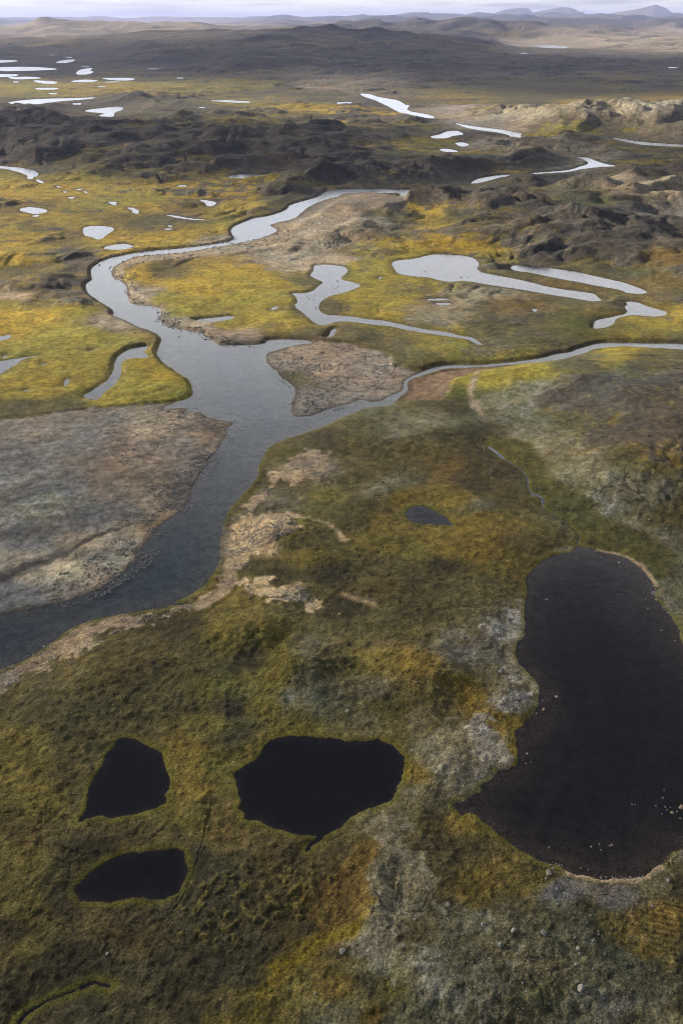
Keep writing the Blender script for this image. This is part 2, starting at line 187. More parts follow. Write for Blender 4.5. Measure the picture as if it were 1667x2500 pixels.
REG = {  # hard-edged ground patches
 'bar': "G -300,180 0,148 150,130 400,98 560,88 700,75 800,62 900,80 1100,150 1080,260 990,400 900,560 760,790 560,930 300,1010 0,1080 -300,1150",
 'spit': "E 1220,590 1240,575 1380,550 1450,540 1568,545 F 60,550 150,570 210,600 220,650 300,665 360,672 310,700 295,750 200,810 95,815 0,850 E 1390,900 1320,870 1330,760 1210,640",
 'bend': "Z 622,512 700,470 750,436 850,436 925,455 935,478 880,500 800,515 760,545 700,560 600,572 480,588 350,602 300,612 285,640 300,680 350,700 370,720 355,735 255,640 250,620 262,600 300,585 480,568 600,548 640,535",
 'mud': "F 300,740 330,700 420,690 560,665 800,640 760,655 640,685 590,700 500,730 470,800 450,815 250,805 280,770",
 'valley': "H 640,212 750,232 890,272 905,310 960,400 1020,460 1130,520 1210,590 1290,650 1400,690 1440,712 1560,840 1500,880 1440,875 1370,805 1220,745 1090,720 1100,680 1050,620 920,550 930,510 860,470 850,400 760,320 690,262",
 'dune1': "G 1240,390 1330,330 1430,285 1500,300 1560,370 1540,410 1450,440 1350,455 1290,430 1200,520 1150,550 1130,540 1200,450",
 'dune2': "G 1050,640 1100,600 1160,580 1230,570 1310,565 1380,600 1320,640 1380,670 1300,700 1310,720 1240,745 1170,750 1130,820 1080,870 1110,900 1050,960 990,1000 920,1005 1000,950 1050,880 1030,800 1020,700",
 'duneridge': "G 1310,563 1330,585 1400,612 1480,635 1530,670 1568,712 H 20,715 40,708 0,680 G 1500,628 1440,620 1370,590",
 'dune3': "G 1110,890 1200,880 1380,910 1340,940 1370,975 1450,1000 1568,1032 1400,1015 1300,985 1120,970",
 'dune4': "J 0,0 60,20 100,30 160,52 165,72 120,62 60,40 0,15",
 'bank': "I -100,500 0,455 130,380 330,330 420,290 560,190 680,130 800,90 940,65 930,45 760,60 600,85 380,130 270,200 200,270 60,330 0,350 -100,400",
 'heath': "L 400,575 620,500 850,520 1120,520 1250,650 1568,850 1568,1150 560,1150 400,900 300,760",
 'ridge': "L 150,60 250,95 330,200 430,330 400,450 450,520 350,560 300,640 250,770 90,730 55,695 140,610 155,500 180,380 200,250 150,160 105,130",
 'wedge': "Z 700,2050 783,1975 858,1900 861,1960 850,2035 858,2085 850,2140 815,2172 760,2185 735,2120",
 'mound': "J 430,840 420,760 380,640 450,620 560,600 620,560 700,640 760,700 760,760 700,800 640,860 620,905 540,930 450,900",
 'white': "J 590,600 640,560 690,640 770,720 745,785 640,810 600,700",
 'crag': "J 725,505 800,440 890,405 905,470 860,510 760,545",
 'shore': "J 650,180 700,130 760,140 780,60 830,20 838,100 820,170 780,225 700,222",
 'scar': "J 425,190 480,172 550,200 640,235 620,260 500,250 430,215",
 'rust': "L 1190,500 1400,500 1568,530 1568,790 1430,720 1300,630 1220,560",
 'bluff': "E 445,120 418,190 385,270 392,310 430,345 520,415 620,470 700,500 750,535 735,500 640,440 520,385 400,300 345,240 360,170",
 'rim': "F 622,692 596,735 574,790 595,860 655,912 645,885 598,800 618,735",
 'rise': "H 1090,722 1000,728 975,740 1010,752 1060,752",
}
CL['C'] = ((.15,.105,.030),(.12,.09,.04),.15,.3); CL['V'] = ((.19,.178,.118),(.235,.222,.165),.5,.3); CL['Q'] = ((.26,.25,.215),(.42,.405,.37),.6,.6)
CL['A'] = ((.125,.115,.066),(.20,.188,.135),.5,.35)
RCL = dict(heath='A', ridge='V', wedge='C', mound='V', white='Q', crag='Q', shore='Q', scar='W', rust='C', bluff='R', dune1='T', dune2='S', duneridge='S', dune3='S', dune4='S', bank='T', rim='T', rise='W')
SAND = [("L 1040,338 1130,356 1200,365 1290,370 1340,378 1400,365 1460,328", 0.9), ("H 1180,742 1300,772 1380,813 1420,862 1450,905", 0.8), ("G 1075,760 1060,830 1070,880 1010,950 930,1000", 2.5)]
GROOVE = ["K 1568,290 1500,362 1440,412 1418,465 1370,530 1250,580", "K 1000,0 950,120 905,300 880,380 830,480 760,560 690,700", "K 985,0 930,200 900,330 850,440 800,540 720,640", "K 910,330 820,460 740,580 690,690 620,900 560,1034",
 "K 930,350 870,470 770,600", "K 890,400 800,520 700,650", "K 1250,350 1300,400 1360,450 1420,440", "K 220,20 215,130 180,230", "K 340,100 310,200 300,330", "L 200,330 170,430 150,560 130,620", "L 250,350 250,470 260,560",
 "I 130,865 190,915 220,990", "K 0,80 100,70 180,50", "K 470,270 420,250 340,245 260,245", "E 1290,440 1300,470 1310,485", "E 745,715 790,690 840,700", "E 760,745 820,740 860,720", "E 790,780 850,760 875,740", "E 160,605 168,640", "L 440,240 560,260 660,250 780,290"]

# ------------------------------------------------------------------ noise
TAB = rng.random((256, 256)).astype(np.float32)
def vnoise(x, y, seed=0):
    x = x + seed * 17.31; y = y + seed * 43.77
    xi = np.floor(x); yi = np.floor(y); fx = (x - xi).astype(np.float32); fy = (y - yi).astype(np.float32)
    xi = xi.astype(np.int64) & 255; yi = yi.astype(np.int64) & 255; x1 = (xi + 1) & 255; y1 = (yi + 1) & 255
    fx = fx * fx * fx * (fx * (fx * 6 - 15) + 10); fy = fy * fy * fy * (fy * (fy * 6 - 15) + 10)
    a = TAB[xi, yi] * (1 - fx) + TAB[x1, yi] * fx; b = TAB[xi, y1] * (1 - fx) + TAB[x1, y1] * fx
    return (a * (1 - fy) + b * fy) * 2 - 1
def oct_(X, Y, lam, seed, spc, ridge=False, rot=0.6):
    """one octave of wavelength lam, fading out where the mesh is too coarse to carry it"""
    k = np.clip(lam / (2.6 * spc) - 0.6, 0, 1)
    o = np.zeros(X.shape, np.float32); rows = np.nonzero(k.max(axis=1) > 0)[0]
    if not len(rows): return o
    r0, r1 = rows[0], rows[-1] + 1
    a = rot + seed * 1.3; c, s = math.cos(a) / lam, math.sin(a) / lam
    n = vnoise(X[r0:r1] * c - Y[r0:r1] * s, X[r0:r1] * s + Y[r0:r1] * c, seed)
    if ridge: n = 2.4 * np.abs(n) - .8     # rounded tops, sharp gullies, as ice left them
    o[r0:r1] = n * k[r0:r1]; return o
def sst(a, b, x):
    t = np.clip((x - a) / (b - a), 0, 1); return t * t * (3 - 2 * t)

# ------------------------------------------------------------------ ground grid (metres, denser near the middle of the country we look over)
ys = [-220.0]
while ys[-1] < 34: ys.append(ys[-1] + (8 if ys[-1] < 0 else 1.0))
y = ys[-1]
while y < 56000:
    slant2 = y * y + CAM_H * CAM_H
    px = 2 * TV / 1024 * slant2 / CAM_H * (CP + SP * 0) * .9
    y += min(px, 0.0052 * y) if y > 150 else min(px, .4 if y > 62 else .3); ys.append(y)
ys = np.array(ys); NR = len(ys)
s_in = np.linspace(-1.04, 1.04, 760)
s_out = 1.04 + np.cumsum(0.0035 * 1.055 ** np.arange(70))
ss = np.concatenate([-s_out[::-1], s_in, s_out]); NC = len(ss)
dep = np.maximum(CAM_H * SP + ys * CP, 95)
X = (ss[None, :] * dep[:, None] * TH).astype(np.float64); Y = np.repeat(ys[:, None], NC, 1)
dy = np.gradient(ys)
spc = np.maximum(np.repeat((dep * TH * (s_in[1] - s_in[0]))[:, None], NC, 1), 0.75 * dy[:, None])
spc = np.maximum(spc, np.abs(np.gradient(ss))[None, :] * dep[:, None] * TH)
print('grid', NR, NC)

# warped coordinates: ragged shore lines
edge = (0.8 + 0.0035 * np.maximum(Y - 80, 0))
def rag(lamk, seed):
    return sum(oct_(X, Y, lam, seed + i, spc) * am for i, (lam, am) in enumerate(((22, .9), (9, .5), (4, .42), (1.9, .32), (.95, .2))))
wx = rag(1, 11) * 1.3; wy = rag(1, 21) * 1.3
far = sst(300, 1500, Y)
wx = wx * (1 + 2.2 * far); wy = wy * (1 + 2.2 * far)
XW = X + wx * 1.0; YW = Y + wy * 1.0

def sdist(px, py, poly, closed=True):
    """signed distance (negative inside) of points to a polygon, or distance to a polyline"""
    d2 = np.full(px.shape, 1e18); ins = np.zeros(px.shape, bool); n = len(poly)
    for i in range(n if closed else n - 1):
        ax, ay = poly[i]; bx, by = poly[(i + 1) % n]
        ex, ey = bx - ax, by - ay; L = ex * ex + ey * ey + 1e-9
        t = np.clip(((px - ax) * ex + (py - ay) * ey) / L, 0, 1)
        dx = px - ax - t * ex; dy_ = py - ay - t * ey
        np.minimum(d2, dx * dx + dy_ * dy_, out=d2)
        if closed and ay != by:
            c = ((ay > py) != (by > py)) & (px < ex * (py - ay) / (by - ay) + ax); ins ^= c
    d = np.sqrt(d2)
    return np.where(ins, -d, d) if closed else d
def window(poly, m):
    x0, y0 = poly.min(0) - m; x1, y1 = poly.max(0) + m
    r = np.nonzero((ys > y0) & (ys < y1))[0]
    if not len(r): return None
    r0, r1 = r[0], r[-1] + 1
    c = np.nonzero(((X[r0:r1] > x0) & (X[r0:r1] < x1)).any(0))[0]
    if not len(c): return None
    return slice(r0, r1), slice(c[0], c[-1] + 1)
def smooth_poly(p, it=1):
    for _ in range(it):
        q = np.roll(p, -1, 0); p = np.stack([p * .75 + q * .25, p * .25 + q * .75], 1).reshape(-1, 2)
    return p

SD = np.full(X.shape, 1e6)                      # distance to the nearest water
bodies = []; SDR = np.full(X.shape, 1e6)
def add_body(kind, poly, closed, hw=0.0):
    md = poly[:, 1].max(); m = max(45, md * 0.12)
    wdw = window(poly, m)
    if wdw is None: return
    wgt = 0.55 if closed else 0.4
    px = X[wdw] + (XW[wdw] - X[wdw]) * wgt; py = Y[wdw] + (YW[wdw] - Y[wdw]) * wgt
    sd = sdist(px, py, poly, closed) - hw
    SD[wdw] = np.minimum(SD[wdw], sd)
    if kind == 'river': SDR[wdw] = np.minimum(SDR[wdw], sd)
    bodies.append((kind, wdw, sd, poly))
for kind, s in WATER: add_body(kind, smooth_poly(to_world(trace(s)), 1), True)
for kind, s, hw in LINES: add_body(kind, to_world(trace(s)), False, hw)

# ------------------------------------------------------------------ relief
def crest(dist, wf, wb, zpts):
    """long hill: crest line given as photo heights at a known distance; wf/wb = depth of its front and back slope"""
    p = trace(zpts); a = (p[:, 0] - 784) / 784 * TH; b = (1176 - p[:, 1]) / 1176 * TV
    dyr = CP + b * SP; dzr = -SP + b * CP
    xs = a * dist / dyr; hs = CAM_H + dzr * dist / dyr
    return dist, wf, wb, xs, np.maximum(hs, 0)
HILLS = [
 crest(5600, 3000, 1800, "Z -300,95 0,93 100,90 240,80 330,72 420,66 520,60 620,61 740,63 850,66 930,72 1010,82 1080,92 1150,102 1200,110 1300,114 1400,117 1568,120 1900,120"),
 crest(9500, 2600, 2500, "Z -400,66 0,60 60,58 100,53 150,50 210,51 280,53 340,54 400,53 440,50 470,49 520,54 580,60 700,62 850,60 1000,58 1060,54 1150,55 1250,60 1350,66 1450,74 1568,78 1900,72"),
 crest(7200, 900, 900, "Z 1100,112 1160,102 1200,96 1260,90 1310,80 1350,84 1400,93 1450,97 1500,93 1540,90 1568,88 1900,84"),
 crest(13000, 2500, 3000, "Z -300,58 400,62 800,58 1100,56 1250,54 1350,52 1450,53 1568,50 1900,48"),
 crest(17000, 3000, 3000, "Z -300,46 0,50 60,55 200,58 460,56 500,53 570,44 640,46 700,50 800,47 900,43 1000,48 1080,45 1180,41 1300,45 1400,40 1568,38 1900,40"),
 crest(23000, 3000, 3000, "Z -300,40 0,41 60,46 100,50 300,56 500,52 600,43 700,39 780,41 850,38 900,35 980,36 1060,33 1150,31 1250,32 1330,31 1400,37 1500,36 1568,34 1900,34"),
 crest(30000, 2600, 4000, "B -200,80 100,75 160,70 250,72 330,58 400,55 415,64 520,70 600,68 700,60 760,48 820,37 850,38 862,48 878,64 900,56 950,42 1000,33 1040,34 1070,42 1090,52 1112,54 1116,66 1160,72 1200,68 1250,60 1340,42 1440,25 1490,40 1510,55 1540,68 1600,72 2400,60"),
]
hill = np.zeros(X.shape)
un = np.zeros(X.shape, np.float32)
for lam, am in ((2600, .5), (1300, .3), (650, .16), (320, .1), (160, .06)): un += oct_(X, Y, lam, int(lam) % 13, spc) * am
for k, (D, wf, wb, xs, hs) in enumerate(HILLS):
    wob = un * wf * (.35 if k < 6 else .1)
    if k == 0: wf = np.where(X * D / np.maximum(Y, 500) > 0, 3000., 3000.) - 1750 * sst(-700, -1700, X * D / np.maximum(Y, 500))
    t = (Y - D + wob * (Y < D))
    # straight lines from the camera foot: keep the silhouette at the traced place while the slope runs toward us
    hx = np.interp(X * D / np.maximum(Y, 500), xs, hs)
    f = np.where(t < 0, 1 - np.clip(-t / wf, 0, 1), 1 - np.clip(t / wb, 0, 1)); f = f * f * (3 - 2 * f) if k else f ** 1.25
    hill = np.maximum(hill, hx * f * (1 + .0 * un))
MOUNDS = [ # photo x, photo y of the foot line centre, radius x (photo px), depth radius (m), height (m)
 (150,300,260,260,26),(420,315,260,240,30),(680,330,200,150,24),(830,308,120,110,22),(100,340,200,110,15),(520,350,160,80,12),
 (1290,285,170,150,34),(1440,280,140,140,40),(1560,270,120,140,34),(1180,250,130,260,16),
 (760,420,120,40,13),(880,420,130,40,15),(1030,405,110,34,14),(1130,395,60,24,9),(950,385,90,40,9),(860,365,140,60,9),
 (640,440,70,26,9),(590,420,60,22,8),(350,410,110,40,13),(230,395,120,50,10),(440,415,90,36,8),(120,400,90,36,7),
 (1090,350,60,26,7),(1190,352,70,30,9),(1250,385,90,34,9),(1110,300,60,30,5),
 (1200,470,230,60,13),(1400,480,200,60,12),(1300,560,300,55,13),(1500,440,90,30,6),(1560,600,120,40,9),(1100,530,150,30,4),
 (90,520,60,22,6),(150,550,50,16,5),(40,600,90,22,7),(110,650,100,22,9),(170,620,60,14,6),(30,470,50,20,5),(240,500,60,12,3),(400,475,90,18,3),
 (780,490,150,34,4),(1330,900,260,36,8),(1500,950,260,60,10),(1250,870,180,20,5),(1480,1100,200,30,10),(1350,1060,120,20,2.5),
 (900,1010,190,16,3.2),(950,1560,130,12,2.0),(1050,1780,90,9,2.4),(700,1560,90,14,2.2),(1180,1600,50,5,1.8),(550,1450,110,10,2.2),(880,2060,45,12,1.4),
 (1100,2250,260,12,2.0),(1300,2100,120,8,1.5),(300,1560,260,18,1.4),(700,1100,60,8,1.4),(620,1230,80,8,1.6),(300,1130,260,26,.9),(950,1180,160,14,1.5),(150,2230,160,5,1.0),
]
mound = np.zeros(X.shape)
for zx, zy, rx, ry, h in MOUNDS:
    cx, cy = ground(zx, zy); cx, cy = float(cx), float(cy)
    rxm = rx / 784 * TH * (cy * CP + CAM_H * SP)
    wdw = window(np.array([[cx - rxm, cy - ry], [cx + rxm, cy + ry]]), 1.3 * max(rxm, ry))
    if wdw is None: continue
    wxx = X[wdw] + wx[wdw] * 2; wyy = Y[wdw] + wy[wdw] * 2
    d = ((wxx - cx) / rxm) ** 2 + ((wyy - cy) / ry) ** 2
    b = h * (.42 if cy > 1100 else .62 if cy > 450 else .9 if cy > 250 else 1.7) * np.exp(-d * 1.1)
    mound[wdw] = np.maximum(mound[wdw], b) + 0.3 * np.minimum(mound[wdw], b)

# land cover on a coarse grid in photo space, then looked up where each point of the ground lies
GX = np.arange(-400, 1990, 6.0); GY = np.arange(30, 2420, 6.0)
gx, gy = np.meshgrid(GX, GY)
pl = []
import re
for m_ in re.finditer(r'(\d+),(\d+)([A-Z])', PTS): pl.append((float(m_[1]), float(m_[2]), m_[3]))
def inside(px, py, poly): return sdist(np.array([px]), np.array([py]), poly)[0] < 0
regz = {k: trace(v) for k, v in REG.items()}
regid = []
for px, py, c in pl:
    r = ''
    for k, p in regz.items():
        if k not in RCL and inside(px, py, p): r = k
    regid.append(r)
dpr = np.maximum(SP - (1176 - gy) / 1176 * TV * CP, 0.02)
kf = np.clip(1 / np.sin(np.arctan(dpr)), 1, 7)
def idw(sel):
    den = np.zeros(gx.shape); acc = [np.zeros(gx.shape) for _ in range(8)]
    for (px, py, c), r in zip(pl, regid):
        if r != sel: continue
        a, b, fr, ru = CL[c]
        if py > 940 and c in 'OYUN': a = [.42 * q + .58 * g for q, g in zip(a, CL['G'][0])]     # near plant cover blended towards dull olive
        if py > 1900 and c in 'OYUNG': a = [.75 * q for q in a[:2]] + [.85 * a[2]]  # nearest cover darkened again: foreground shade put into its albedo
        d2 = (gx - px) ** 2 + ((gy - py) * kf) ** 2
        wt = 1 / (d2 + 160) ** 2.2; den += wt
        for i, v in enumerate((*a, *b, fr, ru)): acc[i] += wt * v
    return [a / den for a in acc]
def lookup(layers, u, v):
    fx = np.clip((u - GX[0]) / 6.0, 0, len(GX) - 1.001); fy = np.clip((v - GY[0]) / 6.0, 0, len(GY) - 1.001)
    ix = fx.astype(int); iy = fy.astype(int); fx = fx - ix; fy = fy - iy
    return [l[iy, ix] * (1 - fx) * (1 - fy) + l[iy, ix + 1] * fx * (1 - fy) + l[iy + 1, ix] * (1 - fx) * fy + l[iy + 1, ix + 1] * fx * fy for l in layers]
base = idw('')
lowmask = sst(0.5, 60, SD) ** .8
h0 = hill * sst(0, 120, SD / np.maximum(1, Y / 1500)) + mound * sst(1.0, 26, SD)
warpu = (oct_(X, Y, 300, 31, spc) * 26 + oct_(X, Y, 120, 32, spc) * 16 + oct_(X, Y, 45, 33, spc) * 11 + oct_(X, Y, 17, 34, spc) * 6 + oct_(X, Y, 7, 35, spc) * 2.5)
warpv = (oct_(X, Y, 300, 41, spc) * 26 + oct_(X, Y, 120, 42, spc) * 16 + oct_(X, Y, 45, 43, spc) * 11 + oct_(X, Y, 17, 44, spc) * 6 + oct_(X, Y, 7, 45, spc) * 2.5)
# the warp is in metres: turn a ground shift into a photo shift by projecting the shifted point
sc_w = np.clip(np.hypot(Y, CAM_H) / 1100, 0, 3.5); sc_w = np.where(Y < 300, .07 + .2 * (Y / 300) ** 2 * 1.0, sc_w)
U, V = project(X + warpu * sc_w, np.maximum(Y + warpv * sc_w, 20), h0)
L8 = lookup(base, U, V)
cA = np.stack(L8[0:3], -1); cB = np.stack(L8[3:6], -1); frac = L8[6]; rug = L8[7]
brk = (oct_(X, Y, 130, 201, spc) * .6 + oct_(X, Y, 60, 202, spc) * .6 + oct_(X, Y, 30, 203, spc) * .35) ; brk = sst(.05, .5, brk) * sst(540, 700, Y) * sst(4, 25, SD) * (.25 + .75 * sst(2300, 1500, Y))
rug = rug + .4 * brk * (1 - rug); frac = frac + .36 * brk * (1 - frac); cB = cB * (1 - .5 * brk[..., None]) + np.array([.085, .074, .055]) * .5 * brk[..., None]
mound += brk * 2.6 * sst(2600, 1500, Y)
h0 = hill * sst(0, 120, SD / np.maximum(1, Y / 1500)) + mound * sst(1.0, 26, SD)
def blend(mask, vals):
    global cA, cB, frac, rug
    a, b, fr, ru = vals
    m3 = mask[..., None]
    cA = cA * (1 - m3) + np.asarray(a) * m3; cB = cB * (1 - m3) + np.asarray(b) * m3
    frac = frac * (1 - mask) + fr * mask; rug = rug * (1 - mask) + ru * mask
U0, V0 = project(X, Y, h0)
for k, p in REG.items():
    pw = to_world(regz[k]); wdw = window(pw, 30)
    if wdw is None: continue
    kk = 1.1 if k not in ('duneridge', 'dune4', 'rim', 'rise') else .35
    sd = sdist(X[wdw] + wx[wdw] * kk * 1.6, Y[wdw] + wy[wdw] * kk * 1.6, pw)
    e = (.5 + .004 * pw[:, 1].mean()) * (2.2 if k in ('wedge', 'rust', 'heath') else 1)
    if k in ('mound', 'white', 'crag', 'shore', 'ridge', 'scar', 'heath'):   # lichen ends in ragged tongues
        sd = sd + oct_(X, Y, 5, 74, spc)[wdw] * 2.2 + oct_(X, Y, 2.2, 75, spc)[wdw] * 1.6 + oct_(X, Y, 1.1, 76, spc)[wdw] * 1.1 + oct_(X, Y, .6, 77, spc)[wdw] * .6
    if k in ('dune1', 'dune2', 'dune3', 'bank'):       # patchy: scrub grows through the stones
        nn = oct_(X, Y, 6, 71, spc)[wdw] * 2.2 + oct_(X, Y, 2.5, 72, spc)[wdw] * 2.0 + oct_(X, Y, 1.2, 73, spc)[wdw] * 1.2
        sd = sd + nn * (1.5 if k != 'dune2' else .8) + 0.6
    mk = np.zeros(X.shape); mk[wdw] = 1 - sst(-e, e, sd)
    if k in RCL: blend(mk * (.55 if k == 'heath' else .92), CL[RCL[k]])
    else:
        q = lookup(idw(k), U, V); blend(mk, (np.stack(q[0:3], -1), np.stack(q[3:6], -1), q[6], q[7]))

# rugged rock relief
rel = np.zeros(X.shape, np.float32)
farg = 1 + 2.2 * sst(4200, 8000, Y)
wax = sum(oct_(X, Y, l_, 150 + i, spc) * l_ * .22 for i, l_ in enumerate((160, 70, 30, 12)))
way = sum(oct_(X, Y, l_, 160 + i, spc) * l_ * .22 for i, l_ in enumerate((160, 70, 30, 12)))
XR, YR = X + wax, Y + way
for i, (lam, am) in enumerate(((900, .012), (420, .018), (190, .030), (95, .042), (50, .055), (26, .075))):
    rel += oct_(XR, YR * 1.2, lam, 50 + i, spc, ridge=i in (3, 5)) * lam * am * (farg if lam > 100 else 1)
nearf = sst(900, 250, Y)                          # the near tundra is smooth, the far country is broken rock
amp = rug * (0.10 + 0.90 * (1 - nearf))
# benches and ledges of the ice-scoured bedrock
T_ = 2.6 + 1.2 * oct_(X, Y, 140, 171, spc) + Y * .0006
def terrace(v, T, k):
    q = v / T; f_ = q - np.floor(q); return T * (np.floor(q) + sst(.5 - k, .5 + k, f_))
ter = terrace(rel + .25 * X / np.maximum(60, Y) * 8, T_, .22) - .25 * X / np.maximum(60, Y) * 8
rel = rel * .35 + ter * .65
small = sum(oct_(XR * .9 + YR * .3, YR * 1.2 - XR * .2, lam, 90 + i, spc, ridge=bool(i % 2)) * lam * am for i, (lam, am) in enumerate(((14, .10), (7.5, .115), (4.1, .12), (2.2, .11), (1.2, .1))))
small *= .45 + .55 * sst(-.3, .5, oct_(X, Y, 85, 175, spc) + .5 * oct_(X, Y, 31, 176, spc))
plainl = 1 - .8 * sst(-500, -900, X * 2600 / np.maximum(Y, 300)) * sst(1600, 2000, Y) * sst(5200, 4200, Y)
rockrel = (rel * 1.5 + small * 1.9) * amp * plainl
fine = (oct_(X, Y, 2.3, 61, spc) * .10 + oct_(X, Y, 1.15, 62, spc) * .11 + oct_(X, Y, .62, 63, spc) * .085 + oct_(X, Y, 5, 64, spc) * .12 + oct_(X, Y, 11, 65, spc) * .22 + oct_(X, Y, 26, 66, spc) * .4)
soft = sst(0, 7, SD)
ripple = 0
H_ = h0 + rockrel * sst(0.5, 14, SD / np.maximum(1, Y / 900)) * .9 + fine * (.25 + .75 * np.clip(rug * 2, 0, 1)) * sst(0, 3, SD)
BANK = (.25 + .85 * sst(45, 12, SDR)) * sst(0.1, 3.2, SD) * sst(230, 420, Y) * (1 - .8 * sst(900, 1500, Y))
H_ += .12 * sst(-.1, .8, SD) + .55 * sst(0.2, 9, SD) + BANK
H_ = np.where(Y > 450, np.minimum(H_, .9 + np.maximum(SD, 0) * CAM_H / np.maximum(Y, 100) * np.where(Y > 650, .42, .7) + 120 * np.clip(SD / np.maximum(45, Y * .11), 0, 2) ** 3), H_)     # shores lie open
H_ = np.where(SD > 0, np.maximum(H_, .12 * sst(0, .5, SD)), 0)
depthm = np.clip(-SD, 0, 60)
bed = -(.05 + .10 * depthm ** .9)
H_ = np.where(SD < 0, np.maximum(bed, -2.6), H_)
# grooves: paths and cracks
dark = np.zeros(X.shape)
for i, s in enumerate(GROOVE):
    p = to_world(trace(s)); wdw = window(p, 4)
    if wdw is None: continue
    d = sdist(X[wdw] + wx[wdw] * .25, Y[wdw] + wy[wdw] * .25, p, False); wd = .14 + .0005 * p[:, 1].mean()
    g = np.exp(-(d / wd) ** 2) * sst(0, .5, SD[wdw]); H_[wdw] -= .10 * g; dark[wdw] = np.maximum(dark[wdw], g * (.45 if i < 2 else .22))
# tundra hummocks of the foreground: denser field of small bumps in wet ground
hum = .8 * np.maximum(oct_(X, Y, 1.5, 81, spc), 0) * .32 + np.maximum(oct_(X, Y, .8, 82, spc), 0) * .2
H_ += hum * sst(.3, 2, SD) * (1 - frac) * sst(700, 120, Y)

# hummock field with pale tops and the ripples of the rusty bog
tops = np.zeros(X.shape)
pz = to_world(trace("K 880,330 1150,280 1568,320 1540,540 1250,620 1000,720 760,640")); wdw = window(pz, 8)
mh = np.zeros(X.shape); mh[wdw] = 1 - sst(-3, 2, sdist(X[wdw], Y[wdw], pz))
ho_ = np.maximum(oct_(X, Y, 1.25, 191, spc) + .5 * oct_(X, Y, .6, 192, spc) - .12, 0) * mh
H_ += .55 * ho_; tops = sst(.1, .5, ho_)
pz = to_world(trace("L 1190,500 1400,470 1568,480 1568,820 1430,740 1290,650")); wdw = window(pz, 8)
mh = np.zeros(X.shape); mh[wdw] = 1 - sst(-3, 2, sdist(X[wdw], Y[wdw], pz))
rw_ = X * .35 + Y + 1.6 * oct_(X, Y, 7, 193, spc)
rip = (np.abs(np.sin(rw_ * 2.6)) ** .7) * mh * sst(-.5, .3, oct_(X, Y, 5, 194, spc)); H_ += .22 * rip

# ------------------------------------------------------------------ colour of every point of the ground
mot = rockrel / (1e-3 + np.abs(rockrel).std() * (.25 + .75 * (1 - nearf))) * .34
nl = .35 + .65 * (1 - nearf)
n1 = oct_(X, Y, 60, 101, spc) * .22 * nl + oct_(X, Y, 28, 102, spc) * .22 * nl + oct_(X, Y, 13, 103, spc) * .2 * nl + oct_(X, Y, 6, 104, spc) * .18 + oct_(X, Y, 2.8, 105, spc) * .16 + oct_(X, Y, 1.3, 106, spc) * .14
n1 += oct_(X, Y * 1.6, 240, 107, spc) * .25 + oct_(X, Y * 1.6, 700, 108, spc) * .2
gyy, gxx = np.gradient(H_); slope = np.hypot(gyy / dy[:, None], gxx / np.gradient(X, axis=1))
MIXV = n1 * .7 + mot + .5 * sst(.28, .7, slope) * (1 - nearf) + (frac - .5 + .17 * (1 - nearf)) * 1.15
n2 = oct_(X, Y, 36, 111, spc) * .12 * nl + oct_(X, Y, 9, 112, spc) * .13 + oct_(X, Y, 3.1, 113, spc) * .14 + oct_(X, Y, 1.4, 114, spc) * .16 + oct_(X, Y, .7, 115, spc) * .16 + oct_(X, Y * 1.8, 150, 116, spc) * .16
MUL = np.clip(1 + n2 * 1.1, .35, 2)[..., None]
hue = (oct_(X, Y, 48, 121, spc) * .10 + oct_(X, Y, 15, 122, spc) * .08 + oct_(X, Y, 5, 123, spc) * .06)
MUL = MUL * np.stack([1 + hue, 1 + hue * .15, 1 - hue * .8], -1)
MUL = MUL * (1 - dark * .6)[..., None]; MUL = MUL * (1 + .25 * rip - .18 * (rip > 0))[..., None]; cA = cA * MUL; cB = cB * MUL
tp = (tops * .55)[..., None]; cA = cA * (1 - tp) + np.array([.15, .125, .03]) * tp; cB = cB * (1 - tp) + np.array([.15, .125, .03]) * tp
def over(mask, c):
    global cA, cB
    m3 = mask[..., None]; c = np.asarray(c); cA = cA * (1 - m3) + c * m3; cB = cB * (1 - m3) + c * m3
fg = sst(420, 300, Y)
inbar = np.zeros(X.shape)
for k in ('bar', 'spit', 'bend', 'dune2', 'mud'):
    pw = to_world(regz[k]); wdw = window(pw, 12)
    if wdw is not None: inbar[wdw] = np.maximum(inbar[wdw], 1 - sst(0, 3, sdist(X[wdw], Y[wdw], pw)))
H_ = np.where(SD > 0, np.maximum(H_ - inbar * (BANK + .3 * sst(.2, 9, SD)), .06 * sst(0, 1, SD)), H_)      # gravel bars run out flat into the water
rimw = np.exp(-((SD - .7) / .7) ** 2) * (SD > 0)
over(rimw * .6 * fg * (1 - inbar), (.12, .115, .012))                     # bright moss rims of the near ponds
bankw = np.exp(-((SD - 1.5) / 2.5) ** 2) * (SD > 0) * (1 - fg)
over(bankw * .45 * (1 - inbar), (.06, .045, .025))                           # darker band along the farther banks
over(np.exp(-(SD / 2.2) ** 2) * (SD > 0) * inbar * .75, (.075, .062, .055))       # wet gravel at the water line
p = to_world(trace("Z 585,2352 600,2300 630,2245 690,2195 760,2160 815,2152 850,2115")); wdw = window(p, 10); m_ = np.zeros(X.shape)
m_[wdw] = 1 - sst(.1, 2.4, sdist(X[wdw] + wx[wdw] * .8, Y[wdw] + wy[wdw] * .8, p, False) + 1.2 * oct_(X, Y, 3, 181, spc)[wdw])
over(m_ * .7, (.20, .155, .015))
p = to_world(trace("Z 500,1450 560,1435 615,1445 650,1490 640,1560 630,1620 660,1655 760,1675 880,1690")); wdw = window(p, 16); m_ = np.zeros(X.shape)
m_[wdw] = 1 - sst(1, 7, sdist(X[wdw] + wx[wdw] * 1.5, Y[wdw] + wy[wdw] * 1.5, p, False) + 2 * oct_(X, Y, 6, 182, spc)[wdw])
